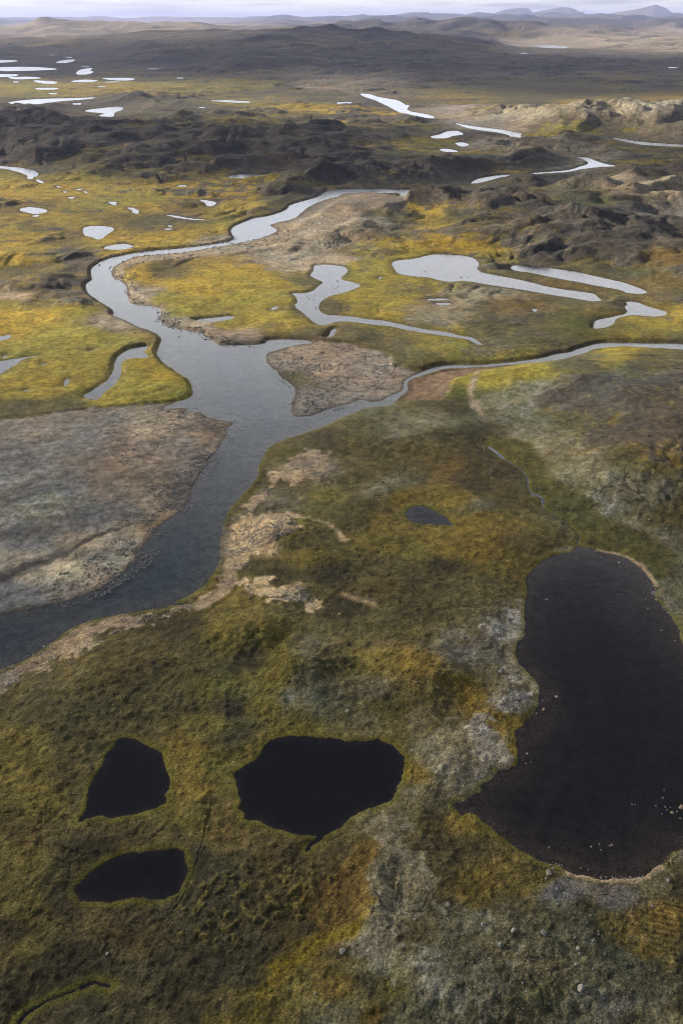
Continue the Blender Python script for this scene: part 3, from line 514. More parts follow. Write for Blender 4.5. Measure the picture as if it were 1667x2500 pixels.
over(m_ * .5 * (SD > 0), (.15, .118, .022))
for s, hw in SAND:
    p = to_world(trace(s)); wdw = window(p, 10)
    m_ = np.zeros(X.shape); m_[wdw] = (1 - sst(hw * .5, hw * 1.2, sdist(X[wdw] + wx[wdw] * .4, Y[wdw] + wy[wdw] * .4, p, False))) * (SD[wdw] > 0)
    over(m_ * .85, (.40, .30, .19))
# wet channel across the gravel bar, river-laid streaks
p = to_world(trace("G -60,890 0,860 150,795 280,755 400,705 550,655 650,620")); wdw = window(p, 14)
hw = np.interp(X[wdw], p[:, 0], [5, 4.2, 4, 3, 2.6, 1.6, .3])
m_ = np.zeros(X.shape); m_[wdw] = 1 - sst(.2, 1.0, sdist(X[wdw] + wx[wdw] * 1.8, Y[wdw] + wy[wdw] * 1.8, p, False) / hw)
over(m_ * .85, (.048, .042, .046)); H_ -= m_ * .1 * (SD > 1)
barw = to_world(regz['bar']); wdw = window(barw, 5)
st = np.zeros(X.shape); ca, sa = math.cos(.45), math.sin(.45)
xr = X * ca + Y * sa; yr = -X * sa + Y * ca
st[wdw] = (oct_(xr * .22, yr, 4, 131, spc) * .5 + oct_(xr * .2, yr, 9, 132, spc) * .6 + oct_(xr * .3, yr, 1.8, 133, spc) * .4)[wdw]
ib = np.zeros(X.shape); ib[wdw] = 1 - sst(-2, 1, sdist(X[wdw], Y[wdw], barw))
cA = cA * (1 + st * ib * .36)[..., None]; cB = cB * (1 + st * ib * .36)[..., None]
# lake and river beds
isriv = np.zeros(X.shape); islake_ = np.zeros(X.shape)
for kind, wdw, sd, p in bodies:
    if kind == 'lake': islake_[wdw] = np.maximum(islake_[wdw], sd < 2)
bedc = np.where(islake_[..., None] > 0, (.014, .013, .016), (.004, .0038, .006)); shal = np.array([.075, .060, .047]); rivc = np.array([.030, .043, .055])
isriv = np.zeros(X.shape); islake = np.zeros(X.shape)
for kind, wdw, sd, p in bodies:
    if kind == 'river': isriv[wdw] = np.maximum(isriv[wdw], sd < 2)
    if kind == 'lake': islake[wdw] = np.maximum(islake[wdw], sd < 2)
nb = oct_(X, Y, 30, 141, spc) * .3 + oct_(X, Y, 12, 142, spc) * .2
ds = np.where(isriv > 0, 7.0, np.where(islake > 0, 6.0, 1.2))
t = np.exp(-np.clip(-SD, 0, 99) / ds * (1 + nb * .8))[..., None] * np.where((isriv + islake) > 0, 1, .3)[..., None]
deep = np.where(isriv[..., None] > 0, rivc * (1 + .35 * nb[..., None]), bedc)
bc = deep * (1 - t) + shal * t; cA = np.where((SD < 0)[..., None], bc, cA); cB = np.where((SD < 0)[..., None], bc, cB)
shoal = to_world(trace("J 845,100 860,330 940,380 1010,440 1000,530 940,610 880,680 870,760 760,860 640,930 L 560,60 700,110 860,200 1000,240 1200,330 1000,300 J 560,960 650,900 800,770 790,640 900,500 880,390 810,300 840,150"))
wdw = window(shoal, 10); m_ = np.zeros(X.shape); m_[wdw] = (1 - sst(-2, 1.5, sdist(X[wdw] + wx[wdw], Y[wdw] + wy[wdw], shoal))) * (SD[wdw] < 0)
over(m_ * .5, (.085, .068, .052))
cA = np.clip(cA, .004, .8); cB = np.clip(cB, .004, .8)

# ------------------------------------------------------------------ helpers for objects
def tag(o, label=None, cat=None, group=None, kind=None):
    if label: o['label'] = label
    if cat: o['category'] = cat
    if group: o['group'] = group
    if kind: o['kind'] = kind
    return o
def grid_mesh(name, gx_, gy_, gz_, mask=None, attrs=None):
    nr, nc = gx_.shape
    idx = np.arange(nr * nc).reshape(nr, nc)
    q = np.stack([idx[:-1, :-1], idx[:-1, 1:], idx[1:, 1:], idx[1:, :-1]], -1)
    if mask is not None: q = q[mask]
    q = q.reshape(-1, 4)
    co = np.stack([gx_, gy_, gz_], -1).reshape(-1, 3)
    if mask is not None:
        u, inv = np.unique(q, return_inverse=True); q = inv.reshape(-1, 4); co = co[u]
    me = bpy.data.meshes.new(name); me.vertices.add(len(co)); me.vertices.foreach_set('co', co.astype(np.float32).ravel())
    me.loops.add(q.size); me.loops.foreach_set('vertex_index', q.astype(np.int32).ravel())
    me.polygons.add(len(q)); me.polygons.foreach_set('loop_start', np.arange(0, q.size, 4, dtype=np.int32))
    me.update(calc_edges=True)
    me.shade_smooth()
    for k, v in (attrs or {}).items():
        if v.ndim == 3:
            a = me.attributes.new(k, 'FLOAT_COLOR', 'POINT'); a.data.foreach_set('color', np.concatenate([v, np.ones(v.shape[:2] + (1,))], -1).astype(np.float32).ravel())
        else:
            a = me.attributes.new(k, 'FLOAT', 'POINT'); a.data.foreach_set('value', v.astype(np.float32).ravel())
    o = bpy.data.objects.new(name, me); col.objects.link(o); return o

# ------------------------------------------------------------------ materials
def newmat(name):
    m = bpy.data.materials.new(name); m.use_nodes = True; t = m.node_tree
    p = t.nodes['Principled BSDF']; return m, t, p
gm, t, p = newmat('tundra')
at = N(t, 'ShaderNodeAttribute', attribute_name='cover'); ar = N(t, 'ShaderNodeAttribute', attribute_name='rough')
tcg = N(t, 'ShaderNodeTexCoord')
def noise(t, vec, scale, detail=3, rough=.6):
    n = N(t, 'ShaderNodeTexNoise'); n.inputs['Scale'].default_value = scale; n.inputs['Detail'].default_value = detail; n.inputs['Roughness'].default_value = rough
    t.links.new(vec, n.inputs['Vector']); return n.outputs[0]
def maprange(t, v, a, b, c, d):
    n = N(t, 'ShaderNodeMapRange'); t.links.new(v, n.inputs[0])
    for i, x in enumerate((a, b, c, d)): n.inputs[i + 1].default_value = x
    return n.outputs[0]
def math_(t, op, a, b):
    n = N(t, 'ShaderNodeMath', operation=op)
    for i, x in enumerate((a, b)):
        if isinstance(x, (int, float)): n.inputs[i].default_value = x
        else: t.links.new(x, n.inputs[i])
    return n.outputs[0]
ob = tcg.outputs['Object']
at2 = N(t, 'ShaderNodeAttribute', attribute_name='stone'); am = N(t, 'ShaderNodeAttribute', attribute_name='blendv')
va = N(t, 'ShaderNodeAttribute', attribute_name='vari').outputs['Fac']
def cen(sc_, det, rg, amp): return math_(t, 'MULTIPLY', math_(t, 'SUBTRACT', noise(t, ob, sc_, det, rg), .5), amp)
big = math_(t, 'ADD', cen(.055, 10, .68, 3.2), cen(.011, 8, .6, 1.8))
mv = math_(t, 'ADD', am.outputs['Fac'], math_(t, 'MULTIPLY', big, va))
mv = math_(t, 'ADD', mv, cen(.8, 6, .65, 1.5))
mv = maprange(t, mv, -.12, .12, 0, 1)
mc = N(t, 'ShaderNodeMixRGB'); t.links.new(mv, mc.inputs[0]); t.links.new(at.outputs['Color'], mc.inputs[1]); t.links.new(at2.outputs['Color'], mc.inputs[2])
f1 = maprange(t, noise(t, ob, 2.6, 5, .7), .38, .62, .45, 1.55)
f2 = maprange(t, noise(t, ob, .35, 8, .68), .38, .62, .66, 1.34)
f3 = math_(t, 'MAXIMUM', math_(t, 'ADD', 1.0, math_(t, 'MULTIPLY', cen(.09, 11, .74, 3.4), va)), .25)
f = math_(t, 'MULTIPLY', math_(t, 'MULTIPLY', f1, f2), f3)
# frost cracks of the bogs: thin dark lines, broken up
wn = N(t, 'ShaderNodeTexNoise'); wn.inputs['Scale'].default_value = .25; wn.inputs['Detail'].default_value = 5; t.links.new(ob, wn.inputs['Vector'])
wv = N(t, 'ShaderNodeVectorMath', operation='SCALE'); t.links.new(wn.outputs['Color'], wv.inputs[0]); wv.inputs[3].default_value = 5.0
wa = N(t, 'ShaderNodeVectorMath', operation='ADD'); t.links.new(ob, wa.inputs[0]); t.links.new(wv.outputs[0], wa.inputs[1])
vo = N(t, 'ShaderNodeTexVoronoi'); vo.feature = 'DISTANCE_TO_EDGE'; vo.inputs['Scale'].default_value = .11; t.links.new(wa.outputs[0], vo.inputs['Vector'])
ck = maprange(t, vo.outputs['Distance'], .008, .028, 1, 0)
ck = math_(t, 'MULTIPLY', ck, N(t, 'ShaderNodeAttribute', attribute_name='bog').outputs['Fac'])
ck = math_(t, 'MULTIPLY', ck, maprange(t, noise(t, ob, .03, 3, .5), .50, .58, 0, .55))
f = math_(t, 'MULTIPLY', f, math_(t, 'SUBTRACT', 1.0, ck))
vs = N(t, 'ShaderNodeVectorMath', operation='SCALE'); t.links.new(mc.outputs[0], vs.inputs[0]); t.links.new(f, vs.inputs[3])
t.links.new(vs.outputs[0], p.inputs['Base Color']); p.inputs['Roughness'].default_value = .95; p.inputs['Specular IOR Level'].default_value = .15
b1 = N(t, 'ShaderNodeBump'); b1.inputs['Distance'].default_value = .55; b1.inputs['Strength'].default_value = .9
t.links.new(noise(t, ob, 1.7, 5, .65), b1.inputs['Height'])
b2 = N(t, 'ShaderNodeBump'); b2.inputs['Distance'].default_value = 9.0
t.links.new(maprange(t, ar.outputs['Fac'], 0, 1, .05, .9), b2.inputs['Strength'])
t.links.new(noise(t, ob, .07, 10, .7), b2.inputs['Height']); t.links.new(b1.outputs[0], b2.inputs['Normal'])
b3 = N(t, 'ShaderNodeBump'); b3.inputs['Distance'].default_value = 2.2; t.links.new(maprange(t, ar.outputs['Fac'], 0, 1, .0, .9), b3.inputs['Strength'])
t.links.new(noise(t, ob, .33, 9, .72), b3.inputs['Height']); t.links.new(b2.outputs[0], b3.inputs['Normal']); t.links.new(b3.outputs[0], p.inputs['Normal'])

def water_mat(name, body, rgh, wav):
    m, t, p = newmat(name); t.nodes.remove(p); o = t.nodes['Material Output']
    gl = N(t, 'ShaderNodeBsdfGlossy'); gl.inputs['Roughness'].default_value = rgh; gl.inputs['Color'].default_value = (.82, .87, 1, 1)
    tr = N(t, 'ShaderNodeBsdfTransparent'); tr.inputs['Color'].default_value = (*body, 1)
    fr = N(t, 'ShaderNodeFresnel'); fr.inputs['IOR'].default_value = 1.34
    mxs = N(t, 'ShaderNodeMixShader'); tc_ = N(t, 'ShaderNodeTexCoord')
    bp = N(t, 'ShaderNodeBump'); bp.inputs['Strength'].default_value = wav; bp.inputs['Distance'].default_value = .12
    a = noise(t, tc_.outputs['Object'], 1.3, 4, .6); b = noise(t, tc_.outputs['Object'], .18, 3, .5)
    t.links.new(math_(t, 'ADD', a, math_(t, 'MULTIPLY', b, 2.0)), bp.inputs['Height'])
    t.links.new(bp.outputs[0], gl.inputs['Normal']); t.links.new(bp.outputs[0], fr.inputs['Normal'])
    ge = N(t, 'ShaderNodeNewGeometry'); fm = N(t, 'ShaderNodeMixRGB'); t.links.new(ge.outputs['Backfacing'], fm.inputs[0]); t.links.new(fr.outputs[0], fm.inputs[1]); fm.inputs[2].default_value = (.05, .05, .05, 1)     # light on its way up or down through the surface
    t.links.new(fm.outputs[0], mxs.inputs[0]); t.links.new(tr.outputs[0], mxs.inputs[1]); t.links.new(gl.outputs[0], mxs.inputs[2]); t.links.new(mxs.outputs[0], o.inputs['Surface'])
    return m
wm_r = water_mat('river_water', (.80, .86, .9), .2, .32); wm_p = water_mat('pond_water', (.72, .70, .70), .12, .35)

# ------------------------------------------------------------------ ground and water
terrain = grid_mesh('ground', X, Y, H_, None, {'cover': cA, 'stone': cB, 'blendv': MIXV, 'vari': (.35 + .65 * (1 - nearf)) * (1 - .6 * inbar), 'bog': sst(.5, 2, SD) * (1 - inbar) * sst(520, 380, Y), 'rough': rug * (0.15 + .85 * (1 - nearf))})
terrain.data.materials.append(gm); tag(terrain, kind='structure')
nby = 0
for kind, wdw, sd, poly in bodies:
    st_ = 1 if min(sd.shape) < 60 else 2
    xs_, ys_, s_ = X[wdw][::st_, ::st_], Y[wdw][::st_, ::st_], sd[::st_, ::st_]
    mg = 1.2 + spc[wdw].mean() * st_ * .8
    k4 = np.minimum(np.minimum(s_[:-1, :-1], s_[:-1, 1:]), np.minimum(s_[1:, 1:], s_[1:, :-1]))
    mk = k4 < mg
    if not mk.any() or min(s_.shape) < 2: continue
    nby += 1
    o = grid_mesh(kind, xs_, ys_, np.full(xs_.shape, -.002 * (nby % 9)), mk)
    o.data.materials.append(wm_r if kind in ('river',) else wm_p); tag(o, kind='structure')

# ------------------------------------------------------------------ clouds that shade the country (real clouds high over it, out of the frame)
cm, t, p = newmat('cloud_vapour'); t.nodes.remove(p)
da = N(t, 'ShaderNodeAttribute', attribute_name='thick'); trn = N(t, 'ShaderNodeBsdfTransparent')
df = N(t, 'ShaderNodeBsdfDiffuse'); df.inputs[0].default_value = (.9, .9, .92, 1); tl = N(t, 'ShaderNodeBsdfTranslucent'); tl.inputs[0].default_value = (.25, .27, .32, 1)
m1 = N(t, 'ShaderNodeMixShader'); m1.inputs[0].default_value = .5; m2 = N(t, 'ShaderNodeMixShader')
t.links.new(df.outputs[0], m1.inputs[1]); t.links.new(tl.outputs[0], m1.inputs[2]); t.links.new(da.outputs['Fac'], m2.inputs[0])
t.links.new(trn.outputs[0], m2.inputs[1]); t.links.new(m1.outputs[0], m2.inputs[2]); t.links.new(m2.outputs[0], t.nodes['Material Output'].inputs['Surface'])
ALT = 4500.0
def cloud(poly_world, dens, soft_m, seed, n=150, wl=600):
    """closed lumpy slab over the outline (given where its shade lies on the ground)"""
    p = np.asarray(poly_world, float); m = soft_m * 1.2
    x0, y0 = p.min(0) - m; x1, y1 = p.max(0) + m
    gx_, gy_ = np.meshgrid(np.linspace(x0, x1, n), np.linspace(y0, y1, n))
    sp1 = np.full(gx_.shape, 1.0)
    nn = vnoise(gx_ / wl, gy_ / wl, seed) * .5 + vnoise(gx_ / wl * 2.3, gy_ / wl * 2.3, seed + 1) * .3 + vnoise(gx_ / wl * 5, gy_ / wl * 5, seed + 2) * .2
    sd = sdist(gx_, gy_, p) + nn * soft_m * .8
    d = 1 - sst(-soft_m, soft_m * .3, sd)
    d = d * (1 + nn * .25)
    alpha = 1 - (1 - np.clip(d, 0, 1) * dens) ** .5          # two shells are crossed
    k = ALT / to_sun.z; ox, oy = to_sun.x * k, to_sun.y * k
    th = 260 * d + 60 * np.maximum(nn, 0) * d
    ztop = ALT + 4 + th; zbot = ALT - 4 - th * .15
    # unroll the slab: outer ring joins the upper and the lower sheet
    gxa = np.hstack([gx_, gx_[:, ::-1], gx_[:, :1]]) + ox; gya = np.hstack([gy_, gy_[:, ::-1], gy_[:, :1]]) + oy
    za = np.hstack([ztop, zbot[:, ::-1], ztop[:, :1]]); al = np.hstack([alpha, alpha[:, ::-1], alpha[:, :1]])
    cap = np.full(za.shape[1], ALT)
    gxa = np.vstack([gxa[:1], gxa, gxa[-1:]]); gya = np.vstack([gya[:1], gya, gya[-1:]])
    za = np.vstack([cap[None], za, cap[None]]); al = np.vstack([al[:1], al, al[-1:]])
    top = grid_mesh('cloud', gxa, gya, za, None, {'thick': al})
    top.data.materials.append(cm); tag(top, kind='structure'); return top
def gz(s): return to_world(trace(s))
cloud(np.vstack([gz("Z -500,930 0,960 500,1000 900,960 1200,930 1400,870 1568,850 2000,860"), [(420, 60), (420, -200), (-420, -200), (-420, 60)]]), .87, 70, 1, 150, 90)
cloud(gz("Z -700,262 0,262 200,275 400,270 650,305 900,305 930,330 700,335 600,345 400,360 120,356 0,362 -700,372"), .95, 80, 5, 150, 300)
cloud(np.array([(-5200, 2850), (-2000, 2850), (-600, 2750), (-100, 2350), (300, 2250), (500, 1950), (900, 1900), (2400, 1850), (4500, 1850), (5500, 4300), (3600, 4700), (2400, 4500), (1300, 5200), (600, 6800), (-900, 6600), (-1700, 5200), (-3000, 5000), (-5200, 4800)]), .94, 260, 9, 170, 900)
cloud(gz("Z 1120,440 1300,430 1700,450 1800,640 1500,640 1300,600 1100,610 1050,520"), .45, 70, 17, 80, 130)

# ------------------------------------------------------------------ boulders
def ground_z(x, y):
    r = int(np.clip(np.searchsorted(ys, y), 1, NR - 1)); r = r if abs(ys[r] - y) < abs(ys[r - 1] - y) else r - 1
    c = int(np.argmin(np.abs(X[r] - x))); return float(H_[r, c]), float(SD[r, c])
def stone_mat(name, c1, c2, c3):
    m, t, p = newmat(name); tc_ = N(t, 'ShaderNodeTexCoord')
    rp = N(t, 'ShaderNodeValToRGB'); t.links.new(noise(t, tc_.outputs['Object'], 2.2, 5, .7), rp.inputs[0])
    e = rp.color_ramp.elements; e[0].position = .36; e[0].color = (*c1, 1); e[1].position = .66; e[1].color = (*c2, 1)
    x = e.new(.52); x.color = (*c3, 1)
    t.links.new(rp.outputs[0], p.inputs['Base Color']); p.inputs['Roughness'].default_value = .9
    b = N(t, 'ShaderNodeBump'); b.inputs['Strength'].default_value = .6; b.inputs['Distance'].default_value = .1
    t.links.new(noise(t, tc_.outputs['Object'], 4, 5, .7), b.inputs['Height']); t.links.new(b.outputs[0], p.inputs['Normal']); return m
SM = dict(pale=stone_mat('pale_stone', (.12, .115, .10), (.42, .40, .36), (.29, .275, .245)), grey=stone_mat('grey_stone', (.09, .088, .085), (.30, .29, .27), (.19, .185, .175)),
          tan=stone_mat('tan_stone', (.30, .22, .12), (.55, .45, .32), (.44, .33, .2)), dark=stone_mat('dark_stone', (.035, .033, .032), (.12, .11, .10), (.065, .06, .056)), red=stone_mat('reddish_stone', (.12, .07, .05), (.40, .28, .22), (.25, .17, .13)))
def rock_bm(seed, sub=3):
    bm = bmesh.new(); bmesh.ops.create_icosphere(bm, subdivisions=sub, radius=1)
    r = random.Random(seed); cuts = []
    for _ in range(9):
        v = Vector((r.gauss(0, 1), r.gauss(0, 1), r.gauss(0, .8))).normalized(); cuts.append((v, r.uniform(.55, .88)))
    sx, sy, sz = r.uniform(.85, 1.15), r.uniform(.65, .95), r.uniform(.5, .75)
    for v in bm.verts:
        c = v.co
        for n, d in cuts:
            k = c.dot(n)
            if k > d: c -= n * (k - d) * .93
        k = 1 + .06 * math.sin(c.x * 7 + seed) * math.cos(c.y * 6 - seed) + .035 * math.sin(c.z * 13 + c.x * 11)
        v.co = Vector((c.x * sx * k, c.y * sy * k, c.z * sz * k + .18))
    return bm
protos = {}
for mk_ in SM:
    protos[mk_] = []
    for i in range(4):
        me = bpy.data.meshes.new('boulder'); bm = rock_bm(i * 7 + len(mk_), 3); bm.to_mesh(me); bm.free(); me.shade_smooth(); me.materials.append(SM[mk_]); protos[mk_].append(me)
def boulder(zx, zy, dpx, mk_, label, group=None):
    x, y_ = ground(zx, zy); x, y_ = float(x), float(y_)
    z, sdv = ground_z(x, y_)
    # the photo point is the middle of the stone: correct for the height it stands on
    y2 = y_ * (1 - max(z, 0) / CAM_H); x2 = x * (1 - max(z, 0) / CAM_H); z, sdv = ground_z(x2, y2)
    r = dpx / 3.4 / 784 * TH * (y2 * CP + CAM_H * SP)
    if sdv < 0: z = max(z, -.25 * r)
    o = bpy.data.objects.new('boulder', random.choice(protos[mk_])); col.objects.link(o)
    o.location = (x2, y2, z); s = r * 1.05; o.scale = (s, s, s * random.uniform(.9, 1.15)); o.rotation_euler = (random.uniform(-.15, .15), random.uniform(-.15, .15), random.uniform(0, 6.28))
    tag(o, label, 'boulder', group); return o
def tz(t, x, y): return (ORI[t][0] * .9406 + x / 2, ORI[t][1] * .9406 + y / 2)
BOULD = [ # tile, x, y, size, stone, label, group (only look-alikes share)
 ('L',929,620,27,'grey',"large rounded grey boulder right of a paler twin on the dull lower slope",None),
 ('L',790,611,22,'pale',"pale rounded boulder left of a larger grey twin on the dull lower slope",None),
 ('L',727,678,26,'grey',"two-toned boulder standing alone, lowest of the three large ones below the big dark lake",None),
 ('L',1100,872,32,'pale',"largest pale boulder near the bottom edge, alone on the lichen slope",None),
 ('L',1087,691,20,'pale',"pale boulder topping a short column of three stones on the lower right slope",None),
 ('L',1092,713,17,'grey',"grey boulder in the middle of a short column of three stones",None),
 ('L',1075,765,16,'pale',"pale boulder at the foot of a short column of three stones",None),
 ('L',1158,655,17,'grey',"grey boulder beside a row of small stones on the lower right slope",None),
 ('L',950,345,27,'pale',"broad pale boulder on the knoll at the tip of the big dark lake's sandy shore",None),
 ('L',972,324,15,'pale',"small pale boulder just above the broad pale one on the lakeside knoll",None),
 ('L',990,490,17,'grey',"grey boulder in the shaded hollow below the lakeside knoll",None),
 ('L',652,583,22,'pale',"pale lichened boulder with a small grey one above it, left of the round twins",None),
 ('L',641,539,14,'grey',"small grey boulder just above a pale lichened one",None),
 ('L',489,492,20,'pale',"pale boulder capping a low rise under the mossy hummocks",None),
 ('L',6,706,28,'pale',"big pale boulder at the lower end of the yellow moss seam",None),
 ('L',336,565,12,'pale',"small white boulder at the top of the pale lichen patch",None),
 ('L',272,718,14,'grey',"grey boulder on the lower end of the smooth pale slope",None),
 ('L',1426,495,13,'pale',"pale boulder on the mossy rise above the rippled rusty bog",None),
 ('L',1500,378,17,'grey',"flat grey boulder on the grass under the reddish stony shore",None),
 ('L',126,60,13,'pale',"pale boulder on the bank right of the middle black pond's outlet",None),
 ('L',292,124,10,'grey',"small grey boulder on dark moss between the pale slope and the big lake",None),
 ('J',732,362,22,'grey',"grey boulder on the lichen shoulder just inland of the big lake's west shore",None),
 ('J',988,472,15,'pale',"pale round boulder standing in the shallows farthest from the west shore",None),
 ('J',928,531,17,'tan',"yellowish tan boulder in the shallows by the lichen headland",None),
 ('J',925,490,9,'grey',"small grey boulder in the shallows between the headland and the pale round one",None),
 ('J',854,735,10,'pale',"small pale boulder in the shallows beside the mossy point",None),
 ('J',943,26,11,'pale',"lone pale boulder in the open upper left of the big lake",None),
 ('J',1559,978,24,'tan',"largest boulder off the stony east shore, cream coloured and half out of the water",None),
 ('J',1518,1005,14,'tan',"cream boulder next to the largest one off the stony east shore",None),
 ('J',345,396,12,'pale',"pale boulder on the tussock slope, larger and left of three dotted stones",None),
 ('J',305,350,10,'grey',"small grey boulder upslope of a pale one on the tussock slope",None),
 ('J',445,425,9,'pale',"small pale boulder at the right of three dotted stones on the tussock slope",None),
 ('J',29,536,13,'pale',"pale boulder in greenish moss above the middle black pond",None),
 ('H',1275,797,10,'pale',"pale boulder off the sandy upper right rim of the big lake",None),
 ('H',1410,195,15,'dark',"dark boulder on the shaded brow of the right hand hill",None),
 ('H',1558,290,16,'dark',"dark bluish boulder at the right edge of the hill",None),
 ('H',1018,387,9,'pale',"pale boulder on the hill's edge above the green valley",None),
 ('H',1416,578,9,'pale',"pale boulder on the bright lower flank of the right hand hill",None),
 ('H',1240,118,9,'pale',"pale boulder on the dark top of the right hand hill",None),
 ('K',494,714,13,'pale',"small white boulder alone in the dark heath at lower left",None),
 ('K',1013,925,12,'tan',"tan boulder in golden moss near the bottom edge",None),
 ('K',1447,898,11,'grey',"grey boulder on the pale rise beside the yellow seam near the bottom edge",None),
 ('E',823,511,9,'dark',"dark boulder alone in the middle of the river above the wide pool",None),
 ('G',1106,191,8,'dark',"dark boulder in the river just off the point of the gravel bar",None),
 ('G',1020,885,13,'grey',"grey boulder at the water's edge on the curved sandy beach",None),
 ('G',990,866,10,'tan',"small tan boulder in the shallows just off the curved sandy beach",None),
]
for t_, x, y_, s, mk_, lab, g in BOULD: boulder(*tz(t_, x, y_), s, mk_, lab, g)
SETS = [
 ("small pale boulder in the shallow south end of the big dark lake", "small boulders in the south end of the big lake", 'pale',
  [('L',1145,221,9),('L',1184,210,7),('L',1191,236,8),('L',1241,214,11),('L',1230,216,7),('L',954,224,10),('L',1100,320,7),('L',1132,326,7),('L',1443,33,8),('L',1334,26,8),('L',1347,28,6),('J',1481,902,7),('J',1475,937,8),('L',1486,38,8),('L',1494,52,7),('L',1470,70,6),('L',1540,60,8),('L',1555,90,9),('L',1510,40,6)]),
 ("small grey boulder in the row and scatter on the slope below the big lake", "small boulders on the slope below the big lake", 'grey',
  [('L',1180,624,12),('L',1198,632,12),('L',1178,612,10),('L',1142,538,12),('L',1070,642,12),('L',990,420,13),('L',968,405,10),('L',946,393,10),('L',938,370,11),('L',1208,719,11),('L',1155,785,12),('L',850,725,12),('L',745,508,9),('L',940,464,12),('L',924,468,10),('L',1065,553,10),('L',1035,610,10),('L',1092,900,8),('L',953,940,9),('L',1206,915,8),('L',1240,600,8),('L',1300,560,7),('L',1330,760,8),('L',1440,790,8),('L',880,830,8)]),
 ("tiny pale stone in the shallows off the big lake's upper shores", "small stones off the lake's upper shores", 'pale',
  [('H',1280,815,6),('H',1168,745,6),('H',1192,772,5),('H',1395,965,6),('J',1406,66,8),('J',1468,167,7),('J',896,550,7),('J',846,779,6),('J',871,773,6),('H',1440,935,6),('J',1530,215,7)]),
 ("small dark boulder standing in the upper right meadow pond", "boulders in the long meadow pond", 'dark',
  [('F',490,140,8),('F',550,240,9),('F',580,238,6),('F',490,240,6),('F',400,220,5),('F',383,213,5),('F',620,165,6),('F',612,190,6),('F',640,220,5),('F',720,235,5)]),
]
for lab, grp, mk_, lst in SETS:
    for t_, x, y_, s in lst: boulder(*tz(t_, x, y_), s, mk_, lab, grp)
def scatter(poly, n, s0, s1, mats, lab, grp, water=None):
    p = trace(poly); x0, y0 = p.min(0); x1, y1 = p.max(0); k = 0; tries = 0
    while k < n and tries < 4000:
        tries += 1; x, y_ = random.uniform(x0, x1), random.uniform(y0, y1)
        if not inside(x, y_, p): continue
        gx_, gy_ = ground(x, y_); z, sdv = ground_z(float(gx_), float(gy_))
        if water is True and sdv > 0: continue
        if water is False and sdv < .5: continue
        boulder(x, y_, random.uniform(s0, s1) * random.choice((.8, 1, 1, 1.25)), random.choice(mats), lab, grp); k += 1
scatter("E 1340,305 1568,240 F 80,275 0,320 E 1480,350 1520,440 F 200,455 0,450 E 1420,440", 42, 2.6, 5.2, ['dark'], "dark boulder in the stony channel between the two meadow pools", "boulders in the stony channel between the pools", True)
scatter("H 960,300 1100,330 1568,300 1568,740 1450,700 1250,580 1080,460", 62, 3.2, 6, ['grey', 'grey', 'pale', 'dark'], "weathered boulder strewn over the bright flank of the right hand hill", "boulders strewn over the right hill", False)
scatter("G 940,905 1010,850 1040,880 1100,880 1060,940 960,1000", 8, 4, 7, ['tan', 'grey'], "small stone lying on the curved sandy beach", "stones on the sandy beach", False)
scatter("L 1440,330 1500,260 1568,225 1568,270 1500,320 1460,340", 30, 3.5, 7, ['red', 'tan'], "reddish stone on the stony south east shore of the big lake", "stones of the stony lake shore", None)

# ------------------------------------------------------------------ gravel: thousands of small stones as one mass
def gravel(name, jobs, mat, seed):
    r = np.random.default_rng(seed); bm = bmesh.new(); bmesh.ops.create_icosphere(bm, subdivisions=1, radius=1)
    bv = np.array([v.co[:] for v in bm.verts]); bf = np.array([[v.index for v in f.verts] for f in bm.faces]); bm.free()
    V_ = []; F_ = []; k = 0
    for poly, n, s0, s1, band in jobs:
        p = trace(poly); pw = to_world(p); x0, y0 = p.min(0); x1, y1 = p.max(0)
        cx = r.uniform(x0, x1, n * 6); cy = r.uniform(y0, y1, n * 6)
        ok = sdist(cx, cy, p) < 0; cx, cy = cx[ok], cy[ok]; gx_, gy_ = ground(cx, cy)
        cl = vnoise(gx_ / 9, gy_ / 9, seed) + .6 * vnoise(gx_ / 3, gy_ / 3, seed + 3)
        c2 = 0
        for a, b, q in zip(gx_, gy_, cl):
            if c2 >= n: break
            if q + r.uniform(-.5, .5) < 0: continue
            z, sdv = ground_z(a, b)
            if band and not (band[0] < sdv < band[1]): continue
            s = r.uniform(s0, s1) ** 1 * (1.6 if r.random() < .06 else 1)
            vv = bv * (1 + r.uniform(-.22, .22, (len(bv), 1))) * np.array([s, s * r.uniform(.6, 1), s * r.uniform(.45, .8)])
            an = r.uniform(0, 6.28); ca, sa = math.cos(an), math.sin(an)
            vv = np.stack([vv[:, 0] * ca - vv[:, 1] * sa + a, vv[:, 0] * sa + vv[:, 1] * ca + b, vv[:, 2] + max(z, -.1) + s * .12], 1)
            V_.append(vv); F_.append(bf + k); k += len(bv); c2 += 1
    me = bpy.data.meshes.new(name); me.from_pydata(np.vstack(V_).tolist(), [], np.vstack(F_).tolist()); me.materials.append(mat)
    o = bpy.data.objects.new(name, me); col.objects.link(o); return o
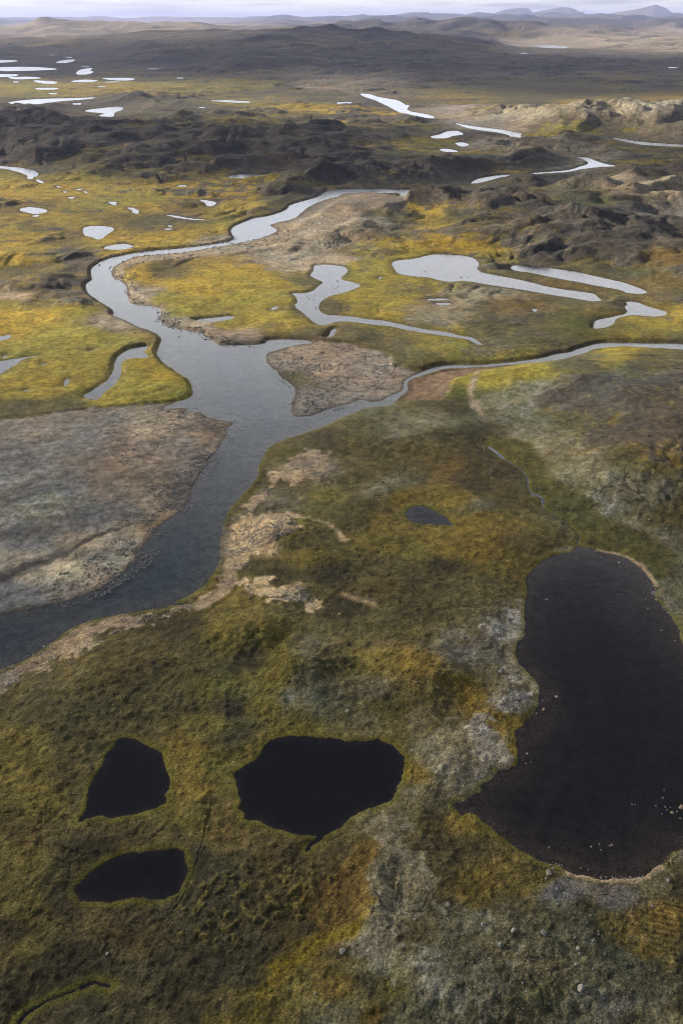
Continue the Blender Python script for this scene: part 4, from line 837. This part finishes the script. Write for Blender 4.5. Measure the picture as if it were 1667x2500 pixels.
g1 = gravel('gravel', [
 ("G 400,98 870,60 1100,150 1060,260 960,400 880,560 700,800 400,1000 200,1000 300,800 700,500 500,300", 3000, .13, .34, (-4, 60)),
 ("G 560,90 870,70 1100,150 1060,260 960,400 880,560 700,800 500,940", 1500, .15, .45, (-6, 7)),
 ("E 1220,590 1380,550 1568,545 F 200,600 300,700 0,850 E 1330,870", 1400, .2, .5, (-3, 60)),
 ("E 280,150 1300,20 1568,60 1400,160 900,170 620,180 640,350 800,420 1000,520 1230,560 1000,560 700,440 560,300 500,200", 2600, .3, .7, (-3, 24))], SM['grey'], 3)
tag(g1, "grey stones and cobbles covering the river bars and banks", 'gravel', kind='stuff')
g2 = gravel('gravel', [
 ("I 0,455 330,330 560,190 800,90 940,65 930,45 600,85 270,200 0,350", 1500, .10, .3, (-1, 14)),
 ("G 1250,380 1430,285 1560,370 1450,440 1180,520 1060,640 1310,565 1390,670 1170,750 1110,900 1400,920 1450,1000 1120,970 1040,900 1030,640 1150,540", 2600, .10, .30, (.5, 60)),
 ("L 1040,320 1200,350 1340,362 1440,320 1500,260 1568,225 1568,280 1480,330 1340,380 1100,360 900,290 990,290", 700, .07, .2, (-2.5, 2.5)),
 ("L 400,560 700,560 1400,620 1568,800 1568,1034 600,1034 380,900", 420, .05, .15, (1, 99)),
 ("H 1430,860 1568,1034 1500,1034 1420,950", 200, .1, .25, (-3, 4)),
 ("H 580,0 650,170 760,120 640,30 J 790,60 700,0 830,0 830,180", 300, .12, .35, (.3, 60))], SM['pale'], 5)
tag(g2, "pale stones strewn over shores, banks and lichen slopes", 'gravel', kind='stuff')

# ------------------------------------------------------------------ air
hz = bpy.data.meshes.new('haze'); bm = bmesh.new(); bmesh.ops.create_cube(bm, size=1)
for v in bm.verts: v.co = Vector((v.co.x * 90000, v.co.y * 60000 + 28500, (v.co.z + .5) * 620 - 4))
bm.to_mesh(hz); bm.free(); ho = bpy.data.objects.new('haze', hz); col.objects.link(ho); tag(ho, "thin pale blue haze over the far hills", 'haze', kind='stuff')
hm = bpy.data.materials.new('air'); hm.use_nodes = True; t = hm.node_tree; t.nodes.clear()
o_ = N(t, 'ShaderNodeOutputMaterial'); pv = N(t, 'ShaderNodeVolumePrincipled'); pv.inputs['Color'].default_value = (.52, .60, 1, 1); pv.inputs['Density'].default_value = 3.4e-5; pv.inputs['Anisotropy'].default_value = .2
t.links.new(pv.outputs[0], o_.inputs['Volume']); hz.materials.append(hm)
